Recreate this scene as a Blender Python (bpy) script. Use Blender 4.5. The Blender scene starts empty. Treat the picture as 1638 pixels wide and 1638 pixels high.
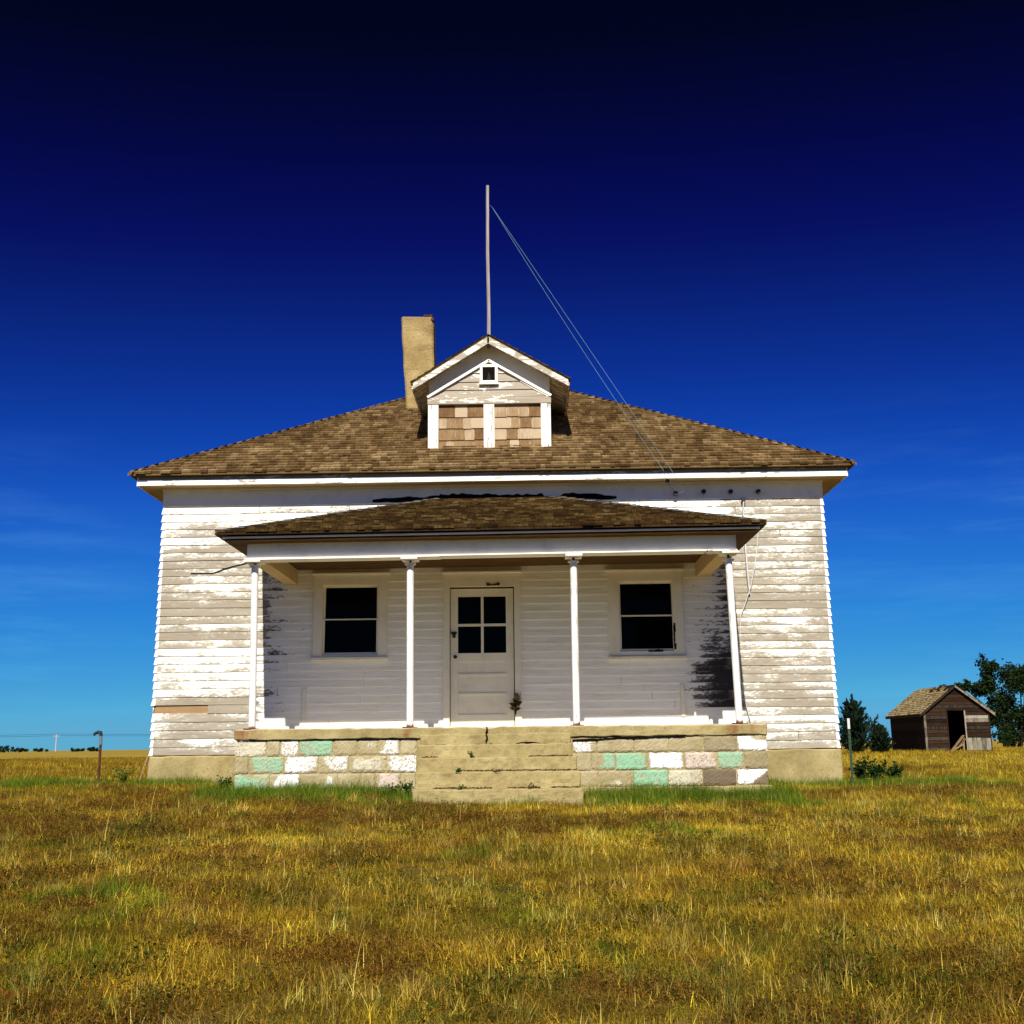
import bpy, bmesh, math, random
import numpy as np
from mathutils import Vector, Matrix
random.seed(7); rng = np.random.default_rng(11)
scn = bpy.context.scene
col = scn.collection
R = math.radians

# ------------------------------------------------------------------ camera
CAM = Vector((0.5344, -17.0167, 0.557))
right = Vector((0.99981917, 0.01533618, -0.01124415))
up = Vector((0.01412647, -0.20313716, 0.97904838))
fwd = Vector((-0.01273076, 0.97903018, 0.20331708))
cd = bpy.data.cameras.new('camera'); cam = bpy.data.objects.new('camera', cd); col.objects.link(cam)
cd.sensor_width = 36; cd.lens = 1795.97 / 1638 * 36; cd.clip_start = 0.1; cd.clip_end = 6000
cam.matrix_world = Matrix(((right.x, up.x, -fwd.x, CAM.x), (right.y, up.y, -fwd.y, CAM.y), (right.z, up.z, -fwd.z, CAM.z), (0, 0, 0, 1)))
scn.camera = cam

# ------------------------------------------------------------------ sky and sun
SUN_EL, SUN_AZ = R(41.0), R(2.3)          # sun behind the camera, a little to the left
w = bpy.data.worlds.new('World'); scn.world = w; w.use_nodes = True
nt = w.node_tree; N = nt.nodes; L = nt.links
bg = N['Background']
sky = N.new('ShaderNodeTexSky'); sky.sky_type = 'NISHITA'; sky.sun_disc = False
sky.sun_elevation = SUN_EL; sky.sun_rotation = math.pi + SUN_AZ
sky.altitude = 600; sky.air_density = 1.0; sky.dust_density = 0.0; sky.ozone_density = 4.0
SKY_GAIN = (0.42, 0.62, 0.92); SKY_POW = (2.6, 2.3, 1.7)
# deep polarised blue of the photograph: response curve (square root of the channel -> channel)
SKY_CURVE = [[(0.02, .0005), (.032, .0016), (.039, .0024), (.057, .0038), (.072, .0052), (.095, .0103), (.133, .0168), (.206, .0284), (.36, .0612), (.58, .112)],
             [(.06, .0012), (.081, .0016), (.105, .0030), (.122, .0055), (.136, .0115), (.179, .032), (.217, .056), (.272, .098), (.352, .162), (.476, .245), (.65, .345), (.735, .41)],
             [(.26, .007), (.327, .014), (.356, .038), (.402, .091), (.453, .156), (.529, .283), (.593, .40), (.667, .53), (.752, .62), (.833, .68), (.90, .70)]]
sep = N.new('ShaderNodeSeparateColor'); L.new(sky.outputs[0], sep.inputs[0])
comb = N.new('ShaderNodeCombineColor')
for i in range(3):
    a = N.new('ShaderNodeMath'); a.operation = 'POWER'; a.inputs[1].default_value = SKY_POW[i]
    b = N.new('ShaderNodeMath'); b.operation = 'MULTIPLY'; b.inputs[1].default_value = SKY_GAIN[i]
    s = N.new('ShaderNodeMath'); s.operation = 'MULTIPLY'; s.inputs[1].default_value = 0.1
    q = N.new('ShaderNodeMath'); q.operation = 'SQRT'
    cr = N.new('ShaderNodeValToRGB'); e = cr.color_ramp.elements
    while len(e) > 1: e.remove(e[0])
    for k, (p_, v_) in enumerate(SKY_CURVE[i]):
        el = e[0] if k == 0 else e.new(p_)
        el.position = p_; v_ *= 0.707; el.color = (v_, v_, v_, 1)
    L.new(sep.outputs[i], s.inputs[0]); L.new(s.outputs[0], a.inputs[0]); L.new(a.outputs[0], b.inputs[0]); L.new(b.outputs[0], q.inputs[0]); L.new(q.outputs[0], cr.inputs[0]); L.new(cr.outputs[0], comb.inputs[i])
# faint cirrus
tc = N.new('ShaderNodeTexCoord'); mp = N.new('ShaderNodeMapping'); mp.inputs['Location'].default_value = (1.3, 0.5, 0.7); mp.inputs['Scale'].default_value = (3.0, 3.0, 26.0); mp.inputs['Rotation'].default_value = (0, R(-9), 0)
no = N.new('ShaderNodeTexNoise'); no.inputs['Scale'].default_value = 1.6; no.inputs['Detail'].default_value = 7; no.inputs['Roughness'].default_value = 0.62
no2 = N.new('ShaderNodeTexNoise'); no2.inputs['Scale'].default_value = 2.1; no2.inputs['Detail'].default_value = 1
rp = N.new('ShaderNodeMapRange'); rp.inputs[1].default_value = 0.47; rp.inputs[2].default_value = 0.80; rp.inputs[4].default_value = 0.6
rp2 = N.new('ShaderNodeMapRange'); rp2.inputs[1].default_value = 0.47; rp2.inputs[2].default_value = 0.66
mu = N.new('ShaderNodeMath'); mu.operation = 'MULTIPLY'
L.new(tc.outputs['Generated'], mp.inputs[0]); L.new(mp.outputs[0], no.inputs[0]); mp2 = N.new('ShaderNodeMapping'); mp2.inputs['Location'].default_value = (1.3, 0.5, 0.7); L.new(tc.outputs['Generated'], mp2.inputs[0]); L.new(mp2.outputs[0], no2.inputs[0])
L.new(no.outputs[0], rp.inputs[0]); L.new(no2.outputs[0], rp2.inputs[0]); L.new(rp.outputs[0], mu.inputs[0]); L.new(rp2.outputs[0], mu.inputs[1])
mx = N.new('ShaderNodeMix'); mx.data_type = 'RGBA'; mx.blend_type = 'SCREEN'
mx.inputs['B'].default_value = (0.07, 0.17, 0.30, 1)
szx = N.new('ShaderNodeSeparateXYZ'); L.new(tc.outputs['Generated'], szx.inputs[0])
hi = N.new('ShaderNodeMapRange'); hi.inputs[1].default_value = 0.30; hi.inputs[2].default_value = 0.16; L.new(szx.outputs[2], hi.inputs[0])
mu2 = N.new('ShaderNodeMath'); mu2.operation = 'MULTIPLY'; L.new(mu.outputs[0], mu2.inputs[0]); L.new(hi.outputs[0], mu2.inputs[1])
L.new(mu2.outputs[0], mx.inputs['Factor']); L.new(comb.outputs[0], mx.inputs['A'])
L.new(mx.outputs['Result'], bg.inputs[0]); bg.inputs[1].default_value = 1.0

sd = bpy.data.lights.new('sun', 'SUN'); sd.energy = 5.0; sd.angle = R(0.53); sd.color = (1.0, 0.95, 0.86)
sun = bpy.data.objects.new('sun', sd); col.objects.link(sun)
sdir = Vector((-math.sin(SUN_AZ) * math.cos(SUN_EL), -math.cos(SUN_AZ) * math.cos(SUN_EL), math.sin(SUN_EL)))   # towards the sun
sun.rotation_euler = sdir.to_track_quat('Z', 'Y').to_euler(); sun.location = (-5, -30, 30)
vs = scn.view_settings; vs.view_transform = 'Standard'; vs.look = 'None'; vs.exposure = 0.5; vs.gamma = 1.0; vs.use_curve_mapping = False
scn.render.engine = 'CYCLES'; scn.cycles.max_bounces = 6; scn.cycles.diffuse_bounces = 4; scn.cycles.transmission_bounces = 3; scn.cycles.transparent_max_bounces = 6

# ------------------------------------------------------------------ node helpers
class MT:
    def __init__(s, name, rough=0.85, spec=0.2):
        s.m = bpy.data.materials.new(name); s.m.use_nodes = True
        s.n = s.m.node_tree.nodes; s.l = s.m.node_tree.links; s.b = s.n['Principled BSDF']
        s.b.inputs['Roughness'].default_value = rough; s.b.inputs['Specular IOR Level'].default_value = spec
    def put(s, sock, v):
        if isinstance(v, bpy.types.NodeSocket): s.l.new(v, sock)
        elif isinstance(v, (tuple, list)) and len(v) == 3 and sock.type == 'RGBA': sock.default_value = (*v, 1)
        else: sock.default_value = v
    def pos(s): return s.n.new('ShaderNodeNewGeometry').outputs['Position']
    def obj(s): return s.n.new('ShaderNodeTexCoord').outputs['Object']
    def uv(s): return s.n.new('ShaderNodeTexCoord').outputs['UV']
    def rnd(s): return s.n.new('ShaderNodeObjectInfo').outputs['Random']
    def attr(s, name, kind='GEOMETRY', out='Fac'):
        a = s.n.new('ShaderNodeAttribute'); a.attribute_name = name; a.attribute_type = kind; return a.outputs[out]
    def map(s, v, sc=(1, 1, 1), loc=(0, 0, 0)):
        m = s.n.new('ShaderNodeMapping'); m.inputs['Scale'].default_value = sc; s.put(m.inputs['Location'], loc); s.l.new(v, m.inputs[0]); return m.outputs[0]
    def noise(s, v, scale=5, detail=4, rough=0.6, out=0):
        t = s.n.new('ShaderNodeTexNoise'); t.inputs['Scale'].default_value = scale; t.inputs['Detail'].default_value = detail; t.inputs['Roughness'].default_value = rough
        s.l.new(v, t.inputs['Vector']); return t.outputs[out]
    def math(s, op, a, b=0.0, c=None):
        t = s.n.new('ShaderNodeMath'); t.operation = op; s.put(t.inputs[0], a); s.put(t.inputs[1], b)
        if c is not None: s.put(t.inputs[2], c)
        return t.outputs[0]
    def rng(s, v, a, b, c=0.0, d=1.0, smooth=True):
        t = s.n.new('ShaderNodeMapRange'); t.interpolation_type = 'SMOOTHSTEP' if smooth else 'LINEAR'
        s.put(t.inputs[0], v)
        for i, x in enumerate((a, b, c, d)): s.put(t.inputs[i + 1], x)
        return t.outputs[0]
    def mix(s, f, a, b, blend='MIX'):
        t = s.n.new('ShaderNodeMix'); t.data_type = 'RGBA'; t.blend_type = blend
        s.put(t.inputs['Factor'], f); s.put(t.inputs['A'], a); s.put(t.inputs['B'], b); return t.outputs['Result']
    def ramp(s, f, stops):
        t = s.n.new('ShaderNodeValToRGB'); e = t.color_ramp.elements
        while len(e) > 1: e.remove(e[0])
        e[0].position = stops[0][0]; e[0].color = (*stops[0][1], 1)
        for p, c in stops[1:]: k = e.new(p); k.color = (*c, 1)
        s.put(t.inputs[0], f); return t.outputs[0]
    def xyz(s, v):
        t = s.n.new('ShaderNodeSeparateXYZ'); s.l.new(v, t.inputs[0]); return t.outputs
    def bump(s, h, dist=0.004, strength=1.0):
        t = s.n.new('ShaderNodeBump'); t.inputs['Distance'].default_value = dist; t.inputs['Strength'].default_value = strength
        s.l.new(h, t.inputs['Height']); s.l.new(t.outputs[0], s.b.inputs['Normal'])
    def done(s, c, k=0.72): s.put(s.b.inputs['Base Color'], s.mix(1.0, c, (k, k, k), 'MULTIPLY')); return s.m      # one albedo scale for every surface

PAINT = (1.22, 1.18, 1.02)      # warm white house paint, about (0.88, 0.85, 0.73) after the albedo scale
def m_siding():
    m = MT('siding_peeling_paint', 0.8)
    uv = m.uv(); cov = m.attr('cov'); dk = m.attr('dark')
    X = m.xyz(uv)
    v = m.math('FRACT', X[1])
    st = m.noise(m.map(uv, (2.5, 1.25, 1)), 1.0, 6, 0.72)
    fi = m.noise(m.map(uv, (16, 4.5, 1)), 1.0, 6, 0.75)
    a = m.math('MULTIPLY', st, 0.55); a = m.math('MULTIPLY_ADD', fi, 0.45, a)
    a = m.math('MULTIPLY_ADD', m.math('SUBTRACT', v, 0.5), 0.12, a)          # more paint kept under the lap of the board above
    th = m.math('SUBTRACT', 0.77, m.math('MULTIPLY', cov, 0.54))
    dif = m.math('SUBTRACT', a, th); mask = m.math('MULTIPLY_ADD', m.rng(dif, -0.012, 0.02), 0.62, m.math('MULTIPLY', m.rng(dif, -0.11, 0.05), 0.38))
    grain = m.noise(m.map(uv, (2.5, 26, 1)), 1.0, 6, 0.7)
    tone = m.noise(m.map(uv, (0.6, 1.0, 1)), 1.0, 3, 0.5)
    wood = m.ramp(grain, [(0.3, (0.24, 0.205, 0.145)), (0.48, (0.45, 0.395, 0.295)), (0.7, (0.66, 0.60, 0.47))])
    wood = m.mix(m.rng(tone, 0.35, 0.65), wood, m.mix(0.4, wood, (0.36, 0.28, 0.18)))
    wood = m.mix(m.rng(m.rnd(), 0.0, 1.0, 0.0, 0.45, False), wood, m.mix(0.45, wood, (0.30, 0.25, 0.18)))
    wood = m.mix(m.rng(m.noise(m.map(uv, (3.5, 1.2, 1)), 1.0, 5, 0.7), 0.56, 0.72, 0, 0.5), wood, (0.22, 0.165, 0.11))
    shade_wood = m.ramp(grain, [(0.3, (0.012, 0.011, 0.012)), (0.7, (0.05, 0.042, 0.036))])
    wood = m.mix(dk, wood, shade_wood)  # porch shade painted in: bare wood turns near-black there
    dirt = m.noise(m.map(uv, (1.6, 2.2, 1)), 1.0, 5, 0.7)
    pt = m.mix(m.rng(dirt, 0.42, 0.75), PAINT, (1.02, 0.95, 0.74))
    m.bump(m.math('ADD', m.math('MULTIPLY', mask, 0.5), m.math('MULTIPLY', grain, 0.35)), 0.004)
    return m.done(m.mix(mask, wood, pt))
def m_trim(name, cov=0.7, wood_a=(0.30, 0.25, 0.19), wood_b=(0.52, 0.45, 0.36), paint=PAINT, axis='x'):
    m = MT(name, 0.75)
    p = m.pos(); sc = {'x': (2.0, 9, 9), 'z': (9, 9, 2.0), 'n': (5, 5, 5)}[axis]
    st = m.noise(m.map(p, sc), 1.0, 5, 0.65); fi = m.noise(m.map(p, tuple(k * 5 for k in sc)), 1.0, 4, 0.6)
    a = m.math('MULTIPLY_ADD', fi, 0.35, m.math('MULTIPLY', st, 0.65))
    mask = m.rng(a, 0.76 - 0.52 * cov, 0.785 - 0.52 * cov)
    gr = m.noise(m.map(p, tuple(k * 7 if k > 4 else k for k in sc)), 1.0, 5, 0.7)
    wood = m.ramp(gr, [(0.3, wood_a), (0.7, wood_b)])
    pt = m.mix(m.rng(m.noise(p, 3.0, 5, 0.7), 0.45, 0.8), paint, tuple(k * 0.8 for k in paint))
    m.bump(m.math('MULTIPLY_ADD', mask, 0.5, m.math('MULTIPLY', gr, 0.3)), 0.003)
    return m.done(m.mix(mask, wood, pt))
def m_shingle(name, stops, spread=0.34):
    m = MT(name, 0.9, 0.1)
    at = m.attr('tint'); r = m.math('FRACT', m.math('ADD', at, m.rnd()))
    p = m.pos()
    big = m.noise(p, 1.3, 5, 0.7); fine = m.noise(m.map(p, (45, 7, 7)), 1.0, 5, 0.75)
    f = m.math('MULTIPLY_ADD', r, spread, m.math('MULTIPLY', big, 0.66)); f = m.math('MULTIPLY_ADD', fine, 0.55, m.math('SUBTRACT', f, 0.27))
    m.bump(fine, 0.006)
    return m.done(m.ramp(f, stops))
def m_concrete(name, a, b, c, sc=1.0):
    m = MT(name, 0.92, 0.15); p = m.pos()
    n1 = m.noise(p, 1.7 * sc, 6, 0.65); n2 = m.noise(p, 22 * sc, 5, 0.7); n3 = m.noise(m.map(p, (5, 5, 0.8)), 1.0 * sc, 4, 0.6)
    cc = m.ramp(n1, [(0.3, a), (0.55, b), (0.75, c)])
    cc = m.mix(m.rng(n2, 0.5, 0.75, 0, 0.55), cc, tuple(k * 0.55 for k in a))
    cc = m.mix(m.rng(n3, 0.52, 0.72, 0, 0.5), cc, tuple(k * 0.6 for k in b))
    m.bump(m.math('ADD', n2, m.math('MULTIPLY', n1, 0.5)), 0.012)
    return m.done(cc)
def m_plain(name, c, rough=0.8, spec=0.2, var=0.25, sc=14):
    m = MT(name, rough, spec); n = m.noise(m.pos(), sc, 4, 0.6)
    m.bump(n, 0.003)
    return m.done(m.mix(m.rng(n, 0.3, 0.7), tuple(k * (1 - var) for k in c), tuple(min(1, k * (1 + var)) for k in c)))
def m_wood(name, a, b, sc=(3, 3, 30)):
    m = MT(name, 0.9, 0.1); p = m.pos(); g = m.noise(m.map(p, sc), 1.0, 5, 0.7); r = m.rnd()
    m.bump(g, 0.004)
    return m.done(m.ramp(m.math('MULTIPLY_ADD', r, 0.35, m.math('SUBTRACT', g, 0.17)), [(0.3, a), (0.7, b)]))
def m_chimney():
    m = MT('chimney_stucco_stained', 0.92, 0.15); p = m.pos()
    n1 = m.noise(p, 2.2, 6, 0.65); n2 = m.noise(p, 26, 5, 0.7); nb = m.noise(m.map(p, (1.2, 1.2, 5.0)), 1.0, 5, 0.65)
    c = m.ramp(n1, [(0.3, (0.36, 0.24, 0.09)), (0.55, (0.53, 0.39, 0.16)), (0.75, (0.66, 0.53, 0.26))])
    c = m.mix(m.rng(nb, 0.50, 0.68, 0, 0.75), c, (0.30, 0.20, 0.09)); c = m.mix(m.rng(n2, 0.50, 0.75, 0, 0.5), c, (0.22, 0.15, 0.07))
    c = m.mix(m.math('MULTIPLY', m.rng(m.math('MULTIPLY_ADD', n1, 0.5, m.xyz(p)[2]), 8.45, 8.75), 0.55), c, (0.14, 0.09, 0.05))
    m.bump(m.math('ADD', n2, m.math('MULTIPLY', n1, 0.6)), 0.02)
    return m.done(c)
def m_slab():
    m = MT('slab_concrete_rust_stained', 0.92, 0.15); p = m.pos(); X = m.xyz(p)
    n1 = m.noise(p, 1.7, 6, 0.65); n2 = m.noise(p, 24, 5, 0.7); n3 = m.noise(m.map(p, (9, 9, 2.0)), 1.0, 4, 0.6)
    c = m.ramp(n1, [(0.3, (0.34, 0.26, 0.105)), (0.55, (0.50, 0.40, 0.175)), (0.75, (0.63, 0.52, 0.265))])
    c = m.mix(m.rng(n2, 0.5, 0.75, 0, 0.55), c, (0.2, 0.15, 0.08)); f = None
    for x0, wd in ((-3.06, .30), (-1.01, .10), (1.15, .12), (3.26, .34)):
        d = m.rng(m.math('ABSOLUTE', m.math('SUBTRACT', X[0], x0)), wd, wd * 0.15); f = d if f is None else m.math('MAXIMUM', f, d)
    f = m.math('MULTIPLY', f, m.rng(n3, 0.34, 0.66))
    c = m.mix(m.math('MULTIPLY', f, 0.8), c, (0.30, 0.11, 0.035))
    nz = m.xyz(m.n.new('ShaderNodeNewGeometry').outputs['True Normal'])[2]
    c = m.mix(m.rng(nz, 0.6, 0.9, 0, 0.8), c, (0.86, 0.76, 0.58))      # top face lightened to bounce more light onto the porch wall
    m.bump(m.math('ADD', n2, m.math('MULTIPLY', n1, 0.5)), 0.012)
    return m.done(c)
def m_block():
    m = MT('painted_block', 0.9, 0.15); p = m.pos()
    sdv = m.attr('sd'); n = m.noise(p, 16, 4, 0.6); n2 = m.noise(p, 45, 4, 0.7); n1 = m.noise(p, 3.0, 5, 0.6)
    e_ = m.math('MULTIPLY_ADD', m.math('SUBTRACT', n, 0.5), 0.075, sdv); mask = m.math('MULTIPLY_ADD', m.rng(e_, -0.003, 0.004), 0.75, m.math('MULTIPLY', m.rng(e_, -0.035, 0.012), 0.25))
    chip = m.rng(m.math('MULTIPLY_ADD', n1, 0.35, m.math('MULTIPLY', n2, 0.75)), 0.60, 0.64); mask = m.math('MULTIPLY', mask, m.math('SUBTRACT', 1.0, chip))
    pc = m.attr('paint', out='Color')
    pc = m.mix(m.rng(n1, 0.38, 0.72, 0, 0.5), pc, (0.62, 0.56, 0.40))
    bare = m.ramp(n1, [(0.3, (0.38, 0.31, 0.15)), (0.55, (0.54, 0.45, 0.25)), (0.75, (0.68, 0.59, 0.38))])
    bare = m.mix(m.attr('dark'), bare, (0.17, 0.12, 0.075))
    bare = m.mix(m.rng(n2, 0.5, 0.75, 0, 0.5), bare, (0.2, 0.16, 0.10))
    m.bump(m.math('MULTIPLY_ADD', mask, 0.4, n2), 0.006)
    return m.done(m.mix(mask, bare, pc))
def m_post():
    m = MT('post_white_rusting', 0.55, 0.3); p = m.pos(); z = m.xyz(p)[2]
    n = m.noise(m.map(p, (20, 20, 7)), 1.0, 5, 0.65)
    r = m.rng(m.math('MULTIPLY_ADD', n, 0.10, z), 0.865, 0.90)
    r = m.math('MULTIPLY', r, m.rng(n, 0.70, 0.68))
    rust = m.mix(n, (0.16, 0.05, 0.02), (0.34, 0.12, 0.05))
    return m.done(m.mix(r, rust, m.mix(m.rng(m.noise(m.map(p, (14, 14, 3)), 1.0, 5, 0.7), 0.5, 0.72), (1.10, 1.07, 1.0), (0.72, 0.62, 0.46))))
def m_leaf(name, attr_tint=False, c0=(0.03, 0.06, 0.015), c1=(0.09, 0.13, 0.03), trans=0.3):
    m = MT(name, 0.8, 0.06)
    var = m.attr('var')
    if attr_tint:
        t = m.attr('tint', 'INSTANCER', 'Color'); c = m.mix(1.0, t, m.ramp(var, [(0, (0.35, 0.31, 0.26)), (0.6, (0.95, 0.93, 0.88)), (1, (1.75, 1.72, 1.6))]), 'MULTIPLY')
    else: c = m.mix(var, c0, c1)
    m.put(m.b.inputs['Base Color'], c)
    tr = m.n.new('ShaderNodeBsdfTranslucent'); m.put(tr.inputs[0], c)
    ms = m.n.new('ShaderNodeMixShader'); ms.inputs[0].default_value = trans
    m.l.new(m.b.outputs[0], ms.inputs[1]); m.l.new(tr.outputs[0], ms.inputs[2]); m.l.new(ms.outputs[0], m.n['Material Output'].inputs[0])
    return m.m
def m_glass():
    m = MT('window_glass', 0.06, 0.5); m.n.remove(m.b)
    tr = m.n.new('ShaderNodeBsdfTransparent'); tr.inputs[0].default_value = (0.55, 0.6, 0.6, 1)
    gl = m.n.new('ShaderNodeBsdfGlossy'); gl.inputs['Roughness'].default_value = 0.08; gl.inputs['Color'].default_value = (0.12, 0.12, 0.12, 1)
    fr = m.n.new('ShaderNodeFresnel'); fr.inputs[0].default_value = 1.35
    ms = m.n.new('ShaderNodeMixShader'); m.l.new(fr.outputs[0], ms.inputs[0]); m.l.new(tr.outputs[0], ms.inputs[1]); m.l.new(gl.outputs[0], ms.inputs[2])
    m.l.new(ms.outputs[0], m.n['Material Output'].inputs[0]); return m.m
def m_ground():
    m = MT('dry_ground', 0.95, 0.05); p = m.pos()
    n1 = m.noise(m.map(p, (0.35, 0.8, 1)), 1.0, 5, 0.6); n2 = m.noise(p, 3.0, 6, 0.7); n3 = m.noise(m.map(p, (0.05, 0.14, 1)), 1.0, 4, 0.6)
    c = m.ramp(n1, [(0.3, (0.06, 0.036, 0.012)), (0.5, (0.15, 0.10, 0.022)), (0.7, (0.24, 0.17, 0.03))])
    far = m.ramp(n3, [(0.3, (0.20, 0.18, 0.022)), (0.45, (0.40, 0.265, 0.04)), (0.55, (0.50, 0.35, 0.055)), (0.7, (0.24, 0.21, 0.025))])
    d = m.xyz(p)[1]
    c = m.mix(m.rng(d, 4, 30), c, far)
    c = m.mix(m.rng(n2, 0.45, 0.75, 0, 0.6), c, (0.05, 0.028, 0.012))
    m.bump(n2, 0.04)
    return m.done(c)

M = {}
M['siding'] = m_siding()
M['trim'] = m_trim('trim_white', 0.86, (0.36, 0.31, 0.24), (0.58, 0.52, 0.42)); M['trimz'] = m_trim('trim_white_upright', 0.66, (0.50, 0.44, 0.34), (0.72, 0.66, 0.55), (1.08, 1.02, 0.90), axis='z'); M['peel'] = m_trim('trim_peeling', 0.62)
M['fascia'] = m_trim('fascia_peeling', 0.66, (0.42, 0.37, 0.30), (0.56, 0.50, 0.42)); M['gable'] = m_trim('gable_board_weathered', 0.42, (0.40, 0.33, 0.24), (0.60, 0.52, 0.40))
M['rake'] = m_trim('rake_weathered', 0.5, (0.45, 0.38, 0.28), (0.62, 0.54, 0.42), (1.15, 1.08, 0.92))
M['porchtrim'] = m_trim('porch_cream_paint', 0.88, (0.10, 0.06, 0.035), (0.22, 0.15, 0.09), (0.80, 0.58, 0.26))
M['doorpaint'] = m_trim('door_paint', 0.95, (0.16, 0.10, 0.06), (0.3, 0.2, 0.12), (1.12, 1.04, 0.80), axis='z')
M['ceil'] = m_wood('porch_ceiling_boards', (0.06, 0.030, 0.009), (0.17, 0.09, 0.028), (2, 20, 4))
M['debris'] = m_plain('dead_leaf_litter', (0.10, 0.062, 0.025), 0.95, 0.02, 0.6, 60)
M['cap'] = m_plain('corner_cap_white', (1.06, 1.03, 0.97), 0.6, 0.3, 0.04)
M['rot_and_shade'] = m_wood('rotten_wood_and_shade', (0.010, 0.007, 0.005), (0.035, 0.022, 0.014), (6, 20, 20))
M['sheath'] = m_wood('bare_sheathing', (0.36, 0.21, 0.09), (0.52, 0.34, 0.17), (3, 3, 20))
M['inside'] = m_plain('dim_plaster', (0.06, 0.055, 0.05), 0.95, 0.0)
M['shingle'] = m_shingle('weathered_shingle', [(0.15, (0.040, 0.020, 0.007)), (0.36, (0.15, 0.086, 0.031)), (0.58, (0.275, 0.175, 0.072)), (0.85, (0.58, 0.43, 0.22))])
M['pshingle'] = m_shingle('mossy_dark_shingle', [(0.15, (0.010, 0.005, 0.002)), (0.4, (0.050, 0.025, 0.007)), (0.6, (0.105, 0.062, 0.016)), (0.85, (0.32, 0.22, 0.09))])
M['cedar_shingle'] = m_shingle('cedar_shingle', [(0.15, (0.12, 0.055, 0.02)), (0.38, (0.25, 0.14, 0.06)), (0.6, (0.40, 0.26, 0.13)), (0.85, (0.62, 0.48, 0.31))], 0.62)
M['shed_shingle'] = m_shingle('shed_shingle', [(0.15, (0.08, 0.045, 0.02)), (0.38, (0.30, 0.21, 0.095)), (0.6, (0.44, 0.34, 0.16)), (0.85, (0.64, 0.52, 0.30))])
M['concrete'] = m_concrete('old_concrete', (0.34, 0.26, 0.105), (0.50, 0.40, 0.175), (0.63, 0.52, 0.265))
M['chimney'] = m_chimney(); M['slab'] = m_slab(); M['block'] = m_block(); M['post'] = m_post(); M['glass'] = m_glass()
M['metal'] = m_plain('galvanised', (0.16, 0.18, 0.20), 0.7, 0.3, 0.3); M['rust'] = m_plain('rust', (0.11, 0.045, 0.022), 0.9, 0.15, 0.4, 30)
M['black'] = m_plain('black_iron', (0.015, 0.013, 0.012), 0.6, 0.4); M['tar'] = m_plain('tar', (0.012, 0.009, 0.008), 0.95, 0.02, 0.4, 40)
M['white'] = m_plain('white_cable', (0.78, 0.77, 0.73), 0.5, 0.3, 0.1); M['wire'] = m_plain('wire_pale', (0.16, 0.30, 0.36), 0.5, 0.4, 0.1)
M['postgreen'] = m_plain('green_post_paint', (0.035, 0.075, 0.03), 0.6, 0.3, 0.3, 20)
M['pole'] = m_wood('grey_pole_wood', (0.40, 0.33, 0.28), (0.60, 0.54, 0.50), (30, 30, 3))
M['shedwood'] = m_wood('shed_dark_boards', (0.008, 0.004, 0.003), (0.055, 0.028, 0.015), (2.5, 3, 26)); M['shedpale'] = m_wood('shed_pale_boards', (0.10, 0.085, 0.06), (0.40, 0.36, 0.27), (12, 12, 3))
M['scrap'] = m_wood('scrap_board', (0.16, 0.09, 0.04), (0.42, 0.30, 0.16), (8, 8, 8))
M['bark'] = m_wood('bark', (0.02, 0.015, 0.011), (0.075, 0.058, 0.042), (9, 9, 2))
M['elm'] = m_leaf('elm_leaf', c0=(0.005, 0.013, 0.004), c1=(0.024, 0.042, 0.010), trans=0.2)
M['juniper'] = m_leaf('juniper_needles', c0=(0.005, 0.014, 0.008), c1=(0.020, 0.036, 0.018), trans=0.1)
M['weed'] = m_leaf('weed_leaf', c0=(0.025, 0.06, 0.010), c1=(0.085, 0.15, 0.025)); M['bush'] = m_leaf('bush_leaf', c0=(0.009, 0.026, 0.007), c1=(0.03, 0.066, 0.015))
M['dry'] = m_leaf('dried_leaf', c0=(0.06, 0.035, 0.015), c1=(0.22, 0.16, 0.06))
M['grass'] = m_leaf('grass_blade', True, trans=0.28); M['ground'] = m_ground()

# ------------------------------------------------------------------ mesh helpers
def link(name, me, mat=None, parent=None):
    o = bpy.data.objects.new(name, me); col.objects.link(o)
    if parent is not None: o.parent = parent
    if mat is not None and me is not None: me.materials.append(mat) if not me.materials else None
    return o
def mesh(name, verts, faces, mat=None, parent=None, smooth=False):
    me = bpy.data.meshes.new(name); me.from_pydata([tuple(v) for v in verts], [], [tuple(f) for f in faces]); me.update()
    if smooth: me.polygons.foreach_set('use_smooth', [len(p.vertices) <= 4 for p in me.polygons])
    return link(name, me, mat, parent)
def tag(o, label=None, cat=None, group=None, kind=None):
    for k, v in (('label', label), ('category', cat), ('group', group), ('kind', kind)):
        if v: o[k] = v
    return o
def empty(name, loc, label, cat, group=None):
    o = bpy.data.objects.new(name, None); col.objects.link(o); o.location = loc; o.empty_display_size = 0.2
    return tag(o, label, cat, group)
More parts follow.
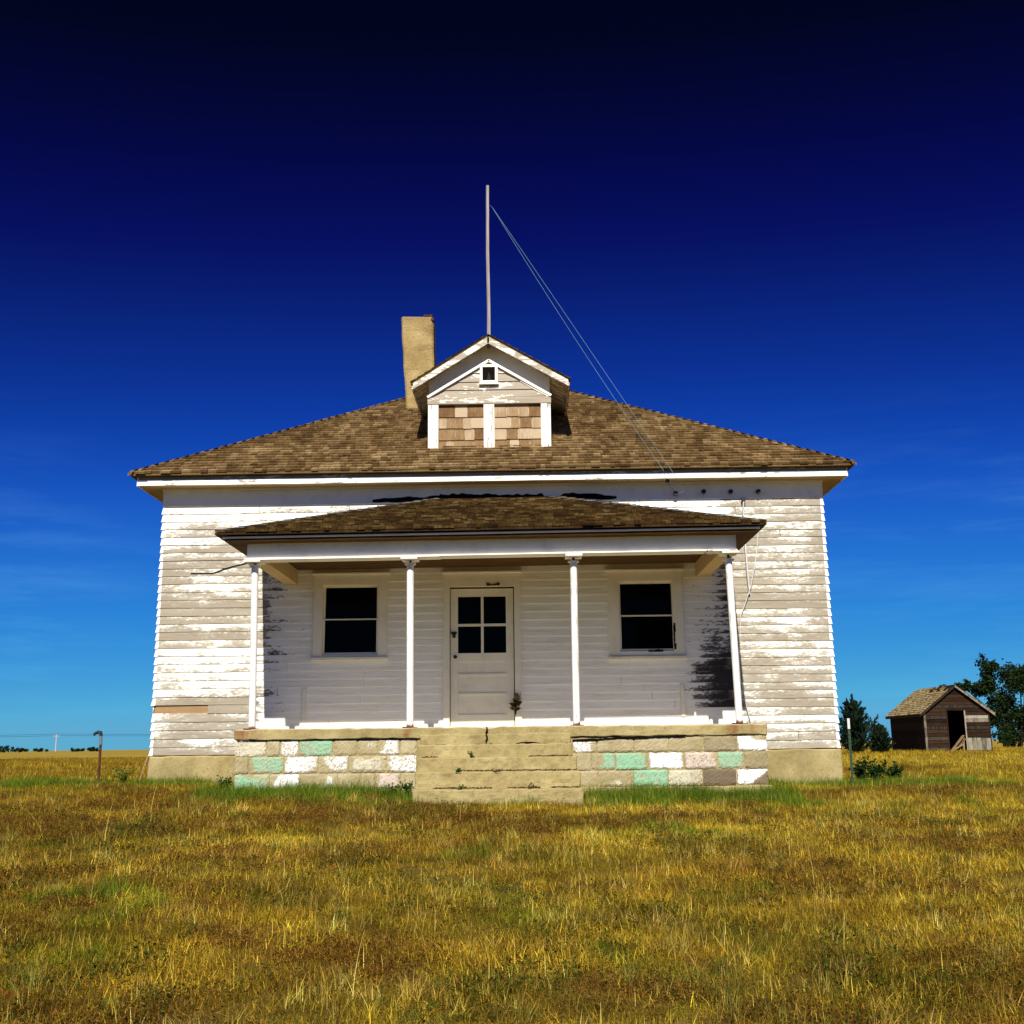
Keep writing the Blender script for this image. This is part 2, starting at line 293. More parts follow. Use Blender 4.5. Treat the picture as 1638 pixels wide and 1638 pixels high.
class MB:
    def __init__(s): s.v = []; s.f = []
    def add(s, v, f):
        k = len(s.v); s.v += [tuple(a) for a in v]; s.f += [tuple(i + k for i in q) for q in f]; return s
    def box(s, x0, x1, y0, y1, z0, z1, z0b=None, z1b=None):
        za, zb = (z0, z1); zc = z0 if z0b is None else z0b; zd = z1 if z1b is None else z1b
        return s.add([(x0, y0, za), (x1, y0, zc), (x1, y1, zc), (x0, y1, za), (x0, y0, zb), (x1, y0, zd), (x1, y1, zd), (x0, y1, zb)],
                     [(0, 3, 2, 1), (4, 5, 6, 7), (0, 1, 5, 4), (1, 2, 6, 5), (2, 3, 7, 6), (3, 0, 4, 7)])
    def bar(s, a, b, w, h, upv=(0, 0, 1)):
        a = Vector(a); b = Vector(b); d = (b - a).normalized(); u = Vector(upv); r = d.cross(u)
        if r.length < 1e-4: r = d.cross(Vector((1, 0, 0)))
        r.normalize(); u = r.cross(d).normalized(); r *= w / 2; u *= h / 2
        v = [p + q for p in (a, b) for q in (-r - u, r - u, r + u, -r + u)]
        return s.add(v, [(0, 3, 2, 1), (4, 5, 6, 7), (0, 1, 5, 4), (1, 2, 6, 5), (2, 3, 7, 6), (3, 0, 4, 7)])
    def tube(s, pts, rad, n=8, cap=True):
        pts = [Vector(p) for p in pts]; rad = rad if isinstance(rad, (list, tuple)) else [rad] * len(pts); k = len(s.v)
        for i, p in enumerate(pts):
            d = (pts[min(i + 1, len(pts) - 1)] - pts[max(i - 1, 0)]).normalized()
            a = d.cross(Vector((0.13, 0.21, 0.97)) if abs(d.z) < 0.9 else Vector((0, 1, 0))).normalized(); b = d.cross(a)
            s.v += [tuple(p + (a * math.cos(t) + b * math.sin(t)) * rad[i]) for t in [2 * math.pi * j / n for j in range(n)]]
        for i in range(len(pts) - 1):
            for j in range(n): s.f.append((k + i * n + j, k + i * n + (j + 1) % n, k + (i + 1) * n + (j + 1) % n, k + (i + 1) * n + j))
        if cap:
            e0 = len(s.v); s.v += s.v[k:k + n] + s.v[k + (len(pts) - 1) * n:k + len(pts) * n]
            s.f.append(tuple(e0 + j for j in range(n))[::-1]); s.f.append(tuple(e0 + n + j for j in range(n)))
        return s
    def prism(s, poly, ext):      # polygon of 3-D points extruded by a vector
        n = len(poly); e = Vector(ext); P = [Vector(p) for p in poly]
        return s.add(P + [p + e for p in P], [tuple(range(n))[::-1], tuple(range(n, 2 * n))] + [(i, (i + 1) % n, n + (i + 1) % n, n + i) for i in range(n)])
    def make(s, name, mat, parent=None, bevel=0, smooth=False):
        o = mesh(name, s.v, s.f, mat, parent, smooth)
        bm = bmesh.new(); bm.from_mesh(o.data); bmesh.ops.recalc_face_normals(bm, faces=bm.faces)
        if bevel: bmesh.ops.bevel(bm, geom=bm.edges[:], offset=bevel, segments=1, affect='EDGES', clamp_overlap=True)
        bm.to_mesh(o.data); bm.free(); return o
def box(name, mat, parent, *a, bevel=0, **k): return MB().box(*a, **k).make(name, mat, parent, bevel)
def roughen(o, cuts_len, amp, scale=6.0, seed=0.0):
    """subdivide long edges and push vertices about with noise: worn concrete"""
    from mathutils import noise as mn
    bm = bmesh.new(); bm.from_mesh(o.data)
    for _ in range(7):
        es = [e for e in bm.edges if e.calc_length() > cuts_len]
        if not es: break
        bmesh.ops.subdivide_edges(bm, edges=es, cuts=1, use_grid_fill=True)
    bmesh.ops.triangulate(bm, faces=[f for f in bm.faces if len(f.verts) > 4])
    for v in bm.verts: v.co += mn.noise_vector(v.co * scale + Vector((seed, 0, 0))) * amp
    bm.to_mesh(o.data); bm.free()
def fattr(me, name, vals, kind='FLOAT', dom='POINT'):
    a = me.attributes.new(name, kind, dom)
    a.data.foreach_set('value' if kind == 'FLOAT' else 'color', np.asarray(vals, dtype=np.float32).ravel())

# value noise for layout
_T = rng.random((256, 256))
def vnoise(x, y, s, seed=0):
    x = np.asarray(x, float) * s + seed * 17.3 + 500; y = np.asarray(y, float) * s + seed * 9.1 + 500
    xi = np.floor(x).astype(int); yi = np.floor(y).astype(int); u = x - xi; v = y - yi; u = u * u * (3 - 2 * u); v = v * v * (3 - 2 * v)
    g = lambda a, b: _T[a % 256, b % 256]
    return (g(xi, yi) * (1 - u) + g(xi + 1, yi) * u) * (1 - v) + (g(xi, yi + 1) * (1 - u) + g(xi + 1, yi + 1) * u) * v
def fbm(x, y, s, seed=0): return 0.55 * vnoise(x, y, s, seed) + 0.3 * vnoise(x, y, s * 2.1, seed + 1) + 0.15 * vnoise(x, y, s * 4.3, seed + 2)

# ------------------------------------------------------------------ ground
def gz(x, y):
    x = np.asarray(x, float); y = np.asarray(y, float)
    t = np.clip((-1.0 - y) / 16.0, 0, 1.6)
    z = -0.95 * np.minimum(t, 1.0) ** 1.1
    fall = np.exp(-((np.abs(x) / 9.0) ** 4)) * np.exp(-(np.maximum(np.abs(y) - 3, 0) / 5.0) ** 2)
    z = z - 0.015 * x * fall - 0.02
    near = np.exp(-((np.hypot(x, y + 4) / 60.0) ** 2))
    return z + near * 0.07 * (fbm(x, y, 0.45, 3) - 0.5) + near * 0.02 * (vnoise(x, y, 2.3, 5) - 0.5)
def axis_pts(lim_near, step, lim_far):
    a = list(np.arange(-lim_near, lim_near + 1e-6, step)); d = step; v = lim_near; out = []
    while v < lim_far: d *= 1.16; v += d; out.append(v)
    return np.array([-k for k in out[::-1]] + a + out)
gx = axis_pts(11, 0.25, 3500); gy = axis_pts(11, 0.25, 3500) - 6
GX, GY = np.meshgrid(gx, gy); GZ = gz(GX, GY)
nxg, nyg = len(gx), len(gy)
idx = np.arange(nxg * nyg).reshape(nyg, nxg)
q = np.stack([idx[:-1, :-1], idx[:-1, 1:], idx[1:, 1:], idx[1:, :-1]], -1).reshape(-1, 4)
ground = mesh('ground', np.stack([GX, GY, GZ], -1).reshape(-1, 3).tolist(), q.tolist(), M['ground'], smooth=True)
tag(ground, 'dry rolling prairie ground falling gently towards the viewer', 'ground', kind='structure')
G = lambda x, y: float(gz(x, y))

# ------------------------------------------------------------------ the schoolhouse
H = empty('schoolhouse', (0, 0, 0), 'abandoned white clapboard schoolhouse with hip roof, dormer and front porch', 'house')
HW, ZB, ZT, EXPO = 5.1, 0.465, 4.249, 0.1221
found = MB().box(-5.13, 5.13, -0.035, 10.235, -0.6, 0.452).make('foundation', M['concrete'], H, 0.02); roughen(found, 0.3, 0.018, 5.0)
# openings in the front wall: x0, x1, z0, z1
OPEN = [(-2.60, -1.72, 1.90, 3.00), (-0.66, 0.335, 0.805, 2.925), (1.90, 2.77, 1.90, 3.00)]
fw = MB(); xs = [-5.09]
for a, b, _, _ in OPEN: xs += [a, b]
xs.append(5.09)
for i in range(len(xs) - 1):
    if i % 2 == 0: fw.box(xs[i], xs[i + 1], 0.006, 0.14, 0.453, 4.6)
    else:
        o_ = OPEN[i // 2]; fw.box(xs[i], xs[i + 1], 0.006, 0.14, 0.453, o_[2]); fw.box(xs[i], xs[i + 1], 0.006, 0.14, o_[3], 4.6)
front_wall = fw.make('front_wall', M['sheath'], H)
side_l = MB().box(-5.09, -4.95, 0.141, 10.06, 0.453, 4.6).make('side_wall', M['sheath'], H)
side_r = MB().box(4.95, 5.09, 0.141, 10.06, 0.453, 4.6).make('side_wall', M['sheath'], H)
back = MB().box(-5.09, 5.09, 10.061, 10.2, 0.453, 4.6).make('back_wall', M['sheath'], H)
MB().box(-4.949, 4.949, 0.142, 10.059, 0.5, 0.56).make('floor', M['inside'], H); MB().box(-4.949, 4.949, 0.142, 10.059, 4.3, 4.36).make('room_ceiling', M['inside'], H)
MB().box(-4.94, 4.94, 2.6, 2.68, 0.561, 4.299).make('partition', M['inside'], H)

def cov_fn(x, z, rr):
    if x < -3.49:
        c = 0.40 + rr * 0.10 + .5 * (float(fbm(x, z * 2.5, 1.1, 66)) - .5)
        if z > 3.6: c += 0.16
        if 1.2 < z < 2.1: c += 0.16
        if 2.2 < z < 3.5: c -= 0.02
        return c, 0.0
    if x > 3.60:
        return 0.42 + rr * 0.10 + .45 * (float(fbm(x, z * 2.5, 1.3, 67)) - .5) + (0.06 if z > 3.7 else 0), 0.0
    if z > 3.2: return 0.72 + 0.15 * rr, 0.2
    c = 0.985; d = 0.35  # d paints the porch shade into the bare wood
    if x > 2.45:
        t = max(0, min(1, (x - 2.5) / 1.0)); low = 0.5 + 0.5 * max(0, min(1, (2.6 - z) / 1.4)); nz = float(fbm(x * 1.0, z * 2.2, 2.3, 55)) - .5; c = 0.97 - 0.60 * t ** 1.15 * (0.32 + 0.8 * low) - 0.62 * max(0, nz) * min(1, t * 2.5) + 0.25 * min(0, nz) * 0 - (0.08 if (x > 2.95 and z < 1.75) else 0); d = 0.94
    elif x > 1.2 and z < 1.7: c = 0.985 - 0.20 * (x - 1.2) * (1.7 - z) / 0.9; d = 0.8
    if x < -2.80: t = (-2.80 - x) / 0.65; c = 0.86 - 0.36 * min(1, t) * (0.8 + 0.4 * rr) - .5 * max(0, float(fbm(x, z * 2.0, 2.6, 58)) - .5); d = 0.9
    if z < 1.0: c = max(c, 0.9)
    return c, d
def clapboard(x0, x1, z0, parent, row, h=EXPO, side=None, drop=0.0, yoff=0.0):
    n = max(1, int((x1 - x0) / 0.16)); V = []; F = []; UV = []; cv = []; dk = []
    ph = random.random() * 10; rr = random.uniform(-1, 1)
    for i in range(n + 1):
        x = x0 + (x1 - x0) * i / n
        wob = (0.0034 if abs(x) > 3.3 else 0.0018) * math.sin(x * 2.1 + ph) + random.uniform(-0.0012, 0.0012) - drop * ((i / n) if row % 2 else (1 - i / n))
        bul = 0.002 * math.sin(x * 1.3 + ph * 2) + random.uniform(0, 0.0015)
        V += [(x, -0.0165 - bul + yoff, z0 + wob), (x, -0.006 + yoff, z0 + h + 0.004), (x, 0.003 + yoff * .5, z0 + h + 0.004), (x, 0.003 + yoff * .5, z0 + wob)]
        c, d = cov_fn(x, z0, rr); UVu = x * 0.9 + row * 3.37
        UV += [(UVu, row * 2 + 0.02), (UVu, row * 2 + 0.98), (UVu, row * 2 + 0.98), (UVu, row * 2 + 0.02)]; cv += [c] * 4; dk += [d] * 4
    for i in range(n):
        a, b = 4 * i, 4 * i + 4
        F += [(a, b, b + 1, a + 1), (a + 1, b + 1, b + 2, a + 2), (a + 3, b + 3, b, a)]
    F += [(0, 1, 2, 3), (4 * n, 4 * n + 3, 4 * n + 2, 4 * n + 1)]
    if side:      # 'l' or 'r': turn the board onto a side wall
        V = [((-HW + y, x, z) if side == 'l' else (HW - y, x, z)) for x, y, z in V]
        if side == 'l': F = [f[::-1] for f in F]
        cv = [0.5 + 0.2 * rr] * len(cv); dk = [0.1] * len(dk)
    me = bpy.data.meshes.new('clapboard'); me.from_pydata(V, [], F); me.update()
    ul = me.uv_layers.new(name='UVMap')
    for lp in me.loops: ul.data[lp.index].uv = UV[lp.vertex_index]
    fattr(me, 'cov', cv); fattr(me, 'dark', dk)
    return link('clapboard', me, M['siding'], parent)
ROWS = 31
CAS = [(-2.72, -1.60, 1.84, 3.17), (-0.745, 0.425, 0.80, 3.165), (1.755, 2.885, 1.80, 3.165)]   # outer edges of the casings
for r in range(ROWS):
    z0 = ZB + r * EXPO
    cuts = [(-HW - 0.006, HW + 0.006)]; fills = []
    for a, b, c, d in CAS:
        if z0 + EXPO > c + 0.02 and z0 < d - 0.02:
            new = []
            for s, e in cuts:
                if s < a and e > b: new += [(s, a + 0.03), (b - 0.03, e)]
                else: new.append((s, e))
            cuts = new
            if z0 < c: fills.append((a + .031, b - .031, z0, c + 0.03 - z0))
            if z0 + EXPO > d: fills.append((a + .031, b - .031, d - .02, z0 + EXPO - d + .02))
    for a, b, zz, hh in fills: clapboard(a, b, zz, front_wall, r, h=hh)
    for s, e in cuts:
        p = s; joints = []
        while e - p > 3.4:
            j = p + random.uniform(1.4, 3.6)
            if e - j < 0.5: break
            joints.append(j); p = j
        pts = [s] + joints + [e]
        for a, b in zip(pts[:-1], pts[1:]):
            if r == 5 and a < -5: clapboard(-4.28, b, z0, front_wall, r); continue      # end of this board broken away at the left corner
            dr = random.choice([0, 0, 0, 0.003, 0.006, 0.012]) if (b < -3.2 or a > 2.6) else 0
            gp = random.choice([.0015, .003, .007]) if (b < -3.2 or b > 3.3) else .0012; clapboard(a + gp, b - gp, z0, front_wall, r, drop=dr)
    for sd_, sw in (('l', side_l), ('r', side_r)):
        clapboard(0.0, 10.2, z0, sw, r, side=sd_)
    for sx in (-1, 1):     # folded corner cap on every course
        if (sx < 0 and r == 5): continue
        k = random.uniform(-0.003, 0.004); lean = random.uniform(0, 0.006) + (0.012 if (sx < 0 and r in (6, 0)) else 0)
        x = sx * (HW + 0.022 + k); xi = sx * (HW - 0.03); x2 = sx * (HW + 0.008)
        b = MB()
        b.prism([(xi, -0.026, z0 - 0.002), (x + sx * lean, -0.028, z0 - 0.004), (x2, -0.011, z0 + EXPO), (xi, -0.010, z0 + EXPO)], (0, 0.003, 0))
        b.prism([(x + sx * lean, -0.028, z0 - 0.004), (x, 0.05, z0 - 0.002), (x2, 0.05, z0 + EXPO), (x2, -0.011, z0 + EXPO)], (-sx * 0.003, 0, 0))
        b.make('corner_cap', M['cap'], front_wall)
# eaves: soffit, frieze, fascia
frieze = MB()
frieze.box(-5.115, 5.115, -0.03, 0.004, 4.2505, 4.60)
frieze.make('frieze_board', M['trim'], H)
for sx in (-1, 1): box('frieze_board', M['trim'], H, min(sx * 5.115, sx * 5.085), max(sx * 5.115, sx * 5.085), 0.006, 10.2, 4.2505, 4.60)
OF = 0.315
box('soffit', M['porchtrim'], H, -HW - OF, HW + OF, -OF, -0.031, 4.523, 4.545)
box('soffit', M['porchtrim'], H, -HW - OF, -5.116, -0.030, 10.5, 4.523, 4.545); box('soffit', M['porchtrim'], H, 5.116, HW + OF, -0.030, 10.5, 4.523, 4.545)
fa = MB().box(-HW - OF - 0.012, HW + OF + 0.012, -OF - 0.024, -OF + .02, 4.512, 4.598).make('fascia', M['fascia'], H); roughen(fa, 0.5, 0.004, 2.0)
box('upper_fascia', M['gable'], H, -HW - OF - .012, HW + OF + .012, -OF + .012, -OF + .03, 4.5985, 4.664)
for sx in (-1, 1):
    a, b = sorted((sx * (HW + OF), sx * (HW + OF + 0.024)))
    box('fascia', M['fascia'], H, a, b, -OF + 0.001, 10.5, 4.512, 4.665)
# bed mould where soffit meets frieze
box('bed_mould', M['trim'], H, -5.12, 5.12, -0.075, -0.032, 4.487, 4.522)

# ---- roofs
def shingle_mesh(wd, ln, t0, t1, curl=0.0):
    h = wd / 2 - 0.002
    me = bpy.data.meshes.new('shingle')
    me.from_pydata([(-h, 0, 0.001), (h, 0, 0.001), (h, ln, 0), (-h, ln, 0), (-h, 0, t0), (h, 0, t0 + curl), (h, ln, t1), (-h, ln, t1)], [],
                   [(0, 3, 2, 1), (4, 5, 6, 7), (0, 1, 5, 4), (1, 2, 6, 5), (3, 0, 4, 7)]); me.update()
    fattr(me, 'tint', [0.0] * 8); return me
def lay_shingles(part, mat, O, slope, xl, xr, nrows, expo, shrink, n_ind, t0, widths, jit=0.006, seed=1, hole=None):
    """courses of shingles on a plane facing -y: O is the eave line (y, z at x=0, tilt), shrink = how fast the course shortens up the slope"""
    rnd = random.Random(seed); ang = math.atan(slope); ca, sa = math.cos(ang), math.sin(ang)
    ms = [shingle_mesh(k, expo + 0.022, t0, 0.004, c) for k in widths for c in (0.0, 0.004)]
    for m_ in ms: m_.materials.append(mat)
    big = MB(); tint = []; cnt = 0
    for r in range(nrows):
        s = r * expo; y = O[0] + s * ca; z = O[1] + s * sa; k = s * ca * shrink; x = xl + k; xe = xr - k
        while x < xe - 0.03:
            i = rnd.randrange(len(ms)); wd = widths[i // 2]; wd = min(wd, xe - x)
            cx = x + wd / 2; js = rnd.uniform(-jit, jit) - (rnd.random() < 0.05) * 0.02; dz = O[2] * cx; x += wd
            if hole and hole(cx, y): continue
            if cnt < n_ind and wd == widths[i // 2]:
                o = link('shingle', ms[i], None, part); o.location = (cx, y + js * ca, z + js * sa + dz); o.rotation_euler = (ang + rnd.uniform(-0.012, 0.004), rnd.uniform(-0.008, 0.008), 0); cnt += 1
            else:
                h = wd / 2 - 0.002; c = rnd.uniform(-0.002, 0.005); ln = expo + 0.022
                P = [(-h, 0, 0.001), (h, 0, 0.001), (h, ln, 0), (-h, ln, 0), (-h, 0, t0 + c), (h, 0, t0 + rnd.uniform(-0.002, 0.005)), (h, ln, 0.004), (-h, ln, 0.004)]
                big.add([(cx + a, y + (js + b) * ca - c2 * sa, z + dz + (js + b) * sa + c2 * ca) for a, b, c2 in P], [(0, 3, 2, 1), (4, 5, 6, 7), (0, 1, 5, 4), (1, 2, 6, 5), (3, 0, 4, 7)])
                tint += [rnd.random()] * 8
    o = mesh('shingle_field', big.v, big.f, mat, part); fattr(o.data, 'tint', tint); tag(o, kind='stuff'); return cnt
EV, EY0, EZ, SL = 5.52, -0.42, 4.685, 0.61
AP = Vector((-0.1, 5.1, EZ + SL * 5.52)); EY1 = 10.62
E4 = [Vector((-EV, EY0, EZ)), Vector((EV, EY0, EZ)), Vector((EV, EY1, EZ)), Vector((-EV, EY1, EZ))]
lo = Vector((0, 0, -0.03))
roof = mesh('roof', E4 + [AP] + [v + lo for v in E4], [(0, 1, 4), (1, 2, 4), (2, 3, 4), (3, 0, 4), (5, 8, 7, 6), (0, 5, 6, 1), (1, 6, 7, 2), (2, 7, 8, 3), (3, 8, 5, 0)], M['shingle'], H)
fattr(roof.data, 'tint', [0.3] * 9)
WID = [0.07, 0.09, 0.11, 0.135, 0.16]
def under_dormer(cx, y): return -1.0 < cx < 0.92 and 0.62 < y < 3.0
n_main = lay_shingles(roof, M['shingle'], (EY0 - 0.01, EZ + 0.002, 0), SL, -EV, EV, 46, 0.139, 0.99, 200, 0.036, WID, jit=0.011, seed=3, hole=under_dormer)
# side slopes: one long course strip after another
for sx in (-1, 1):
    b = MB(); tint = []
    for r in range(46):
        s = r * 0.139 * 0.854; zz = EZ + 0.002 + s * SL; x0 = sx * (EV + 0.01 - s); y0, y1 = EY0 + s, EY1 - s; y = y0
        while y < y1 - 0.05:
            e = min(y1, y + random.uniform(0.3, 0.9)); x1 = x0 - sx * 0.139 * 0.854; dz = 0.139 * 0.854 * SL
            b.add([(x0, y, zz + 0.022), (x0, e, zz + 0.022), (x1, e, zz + dz + 0.006), (x1, y, zz + dz + 0.006), (x0, y, zz), (x0, e, zz)], [(0, 1, 2, 3), (0, 4, 5, 1)]); tint += [random.random()] * 6; y = e
    o = mesh('shingle_field', b.v, b.f, M['shingle'], roof); fattr(o.data, 'tint', tint); tag(o, kind='stuff')
# hip caps
for c in (E4[0], E4[1]):
    d = AP - c; n = 52; dr = d.normalized(); sgn = 1 if c.x < 0 else -1
    side = Vector((sgn * 1, -1, 0)).normalized()
    for k in range(n):
        a = c + d * (k / n); bb = c + d * ((k + 1.15) / n)
        upn = Vector((0, 0, 1)); w2 = 0.07
        m1 = side * w2 - upn * 0.026; m2 = -side * w2 - upn * 0.026
        t_, u_ = upn * 0.040, upn * 0.026
        b = MB(); b.add([a + m1 + t_, a + t_, a + m2 + t_, bb + m1 + u_, bb + u_, bb + m2 + u_, a + m1, a, a + m2], [(0, 1, 4, 3), (1, 2, 5, 4), (0, 6, 7, 1), (1, 7, 8, 2)])
        o = b.make('hip_cap', M['shingle'], roof); fattr(o.data, 'tint', [0.0] * 9)

# ---- porch roof
TL = 0.0052                                   # the porch has settled to the left
PX0, PX1, PY, PZ, PS = -3.537, 3.655, -2.66, 3.338, 0.368
pt = [Vector((PX0, PY, PZ + TL * PX0)), Vector((PX1, PY, PZ + TL * PX1)), Vector((PX1, -0.032, PZ + TL * PX1)), Vector((PX0, -0.032, PZ + TL * PX0))]
rise = 2.628 * PS; tp = [Vector((PX0 + 2.75, -0.032, PZ + rise - 0.005)), Vector((PX1 - 2.78, -0.032, PZ + rise + 0.005))]
lo = Vector((0, 0, -0.03))
proof = mesh('porch_roof', pt + tp + [v + lo for v in pt], [(0, 1, 5, 4), (1, 2, 5), (3, 0, 4), (2, 3, 4, 5), (6, 9, 8, 7), (0, 6, 7, 1), (1, 7, 8, 2), (3, 9, 6, 0)], M['pshingle'], H)
fattr(proof.data, 'tint', [0.2] * 10)
lay_shingles(proof, M['pshingle'], (PY - 0.012, PZ + 0.002, TL), PS, PX0, PX1, 21, 0.13, 1.02, 58, 0.032, WID, jit=0.016, seed=9)
for sx, c, t in ((-1, pt[0], tp[0]), (1, pt[1], tp[1])):      # bent metal strip along each hip
    dr = t - c; side = Vector((sx * -1.0, -1, 0)).normalized(); n = 1
    u_ = Vector((0, 0, 0.034)); e = Vector((0, 0, 0.006))
    a, b = c + dr * 0.012, c + dr * 0.985
    m_ = MB(); m_.add([a + side * 0.06 + e, a + u_, a - side * 0.06 + e, b + side * 0.06 + e, b + u_, b - side * 0.06 + e], [(0, 1, 4, 3), (1, 2, 5, 4)])
    m_.make('hip_flashing', M['metal'], proof)
# eave build-up under the porch shingles
def strip(name, mat, x0, x1, y0, y1, z0, z1, parent=None, bevel=0):
    return MB().box(x0, x1, y0, y1, z0 + TL * x0, z1 + TL * x0, z0 + TL * x1, z1 + TL * x1).make(name, mat, parent or H, bevel)
fs = strip('porch_fascia', M['rot_and_shade'], -3.40, 3.53, -2.55, -2.52, 3.252, 3.306); roughen(fs, 0.25, 0.006, 4.0)  # rotten board; its near-black colour also paints in the shingle shadow
for sx, xa in ((-1, -3.40), (1, 3.53)): strip('porch_fascia', M['rot_and_shade'], min(xa, xa - sx * 0.04), max(xa, xa - sx * 0.04), -2.519, -0.033, 3.252, 3.306)
strip('porch_lip', M['trim'], -3.45, 3.575, -2.612, -2.552, 3.268, 3.288)
strip('porch_soffit', M['ceil'], -3.43, 3.555, -2.58, -0.035, 3.236, 3.2515)
bm_ = strip('porch_beam', M['trim'], -3.18, 3.30, -2.36, -2.16, 3.036, 3.235); roughen(bm_, 0.6, 0.003, 2.0)
strip('beam_lip', M['trim'], -3.185, -0.62, -2.405, -2.14, 3.012, 3.035, bm_); strip('beam_lip', M['trim'], -0.62, 2.9, -2.41, -2.14, 3.019, 3.035, bm_); strip('beam_lip', M['peel'], 2.92, 3.305, -2.405, -2.14, 3.016, 3.035, bm_)
strip('porch_beam', M['porchtrim'], -3.18, -2.98, -2.159, -0.034, 3.02, 3.235); strip('porch_beam', M['porchtrim'], 3.10, 3.30, -2.159, -0.034, 3.02, 3.235)

# ---- porch base
slab = MB().box(-3.245, 3.56, -2.445, -0.036, 0.655, 0.792, 0.648, 0.786).make('porch_slab', M['slab'], H, 0.012); roughen(slab, 0.10, 0.015, 8.0, 3)
pw = MB().box(-3.215, 3.525, -2.413, -0.036, -0.5, 0.640).make('porch_wall', M['concrete'], H)
GREEN, WHT, CREAM, PINK = (0.34, 0.62, 0.38), (1.06, 1.04, 0.98), (0.76, 0.70, 0.50), (0.78, 0.63, 0.52)
def block(x0, x1, z0, z1, paint=None, poly=None, dark=0.0):
    """one concrete block; poly = painted patch in 0..1 face coordinates"""
    nx, nz = 14, 8; g = 0.006; x0 += g; x1 -= g; z0 += g; z1 -= g
    V = []; sdv = []; yy = -2.428 + random.uniform(-0.006, 0.004)
    def sdist(u, v):
        if not poly: return -0.3
        wx, wz = x1 - x0, z1 - z0; P = [(a * wx, b * wz) for a, b in poly]; x, y = u * wx, v * wz; best = 9; ins = False
        for i in range(len(P)):
            ax, ay = P[i]; bx, by = P[(i + 1) % len(P)]; ex, ey = bx - ax, by - ay
            t = max(0, min(1, ((x - ax) * ex + (y - ay) * ey) / (ex * ex + ey * ey + 1e-12))); best = min(best, math.hypot(x - ax - t * ex, y - ay - t * ey))
            if (ay > y) != (by > y) and x < (bx - ax) * (y - ay) / (by - ay) + ax: ins = not ins
        return best if ins else -best
    for j in range(nz + 1):
        for i in range(nx + 1):
            u, v = i / nx, j / nz; edge = (i in (0, nx)) + (j in (0, nz))
            V.append((x0 + u * (x1 - x0) + (random.uniform(-.004, .004) if edge else 0), yy + edge * random.uniform(.003, .014) + random.uniform(-.003, .003), z0 + v * (z1 - z0) + (random.uniform(-.004, .004) if edge else 0))); sdv.append(sdist(u, v))
    F = [(j * (nx + 1) + i, j * (nx + 1) + i + 1, (j + 1) * (nx + 1) + i + 1, (j + 1) * (nx + 1) + i) for j in range(nz) for i in range(nx)]
    k = len(V); rim = [i for i in range(nx + 1)] + [j * (nx + 1) + nx for j in range(1, nz + 1)] + [nz * (nx + 1) + i for i in range(nx - 1, -1, -1)] + [j * (nx + 1) for j in range(nz - 1, 0, -1)]
    for i in rim: V.append((V[i][0], -2.39, V[i][2])); sdv.append(sdv[i])
    n = len(rim)
    F += [(rim[i], k + i, k + (i + 1) % n, rim[(i + 1) % n]) for i in range(n)]
    o = mesh('block', V, F, M['block'], pw); fattr(o.data, 'sd', sdv); fattr(o.data, 'paint', [(*(paint or WHT), 1)] * len(V), 'FLOAT_COLOR'); fattr(o.data, 'dark', [dark] * len(V)); return o
FULL = [(-.1, -.1), (1.1, -.1), (1.1, 1.1), (-.1, 1.1)]
z3, z2, z1_, z0_ = 0.652, 0.45, 0.235, 0.03
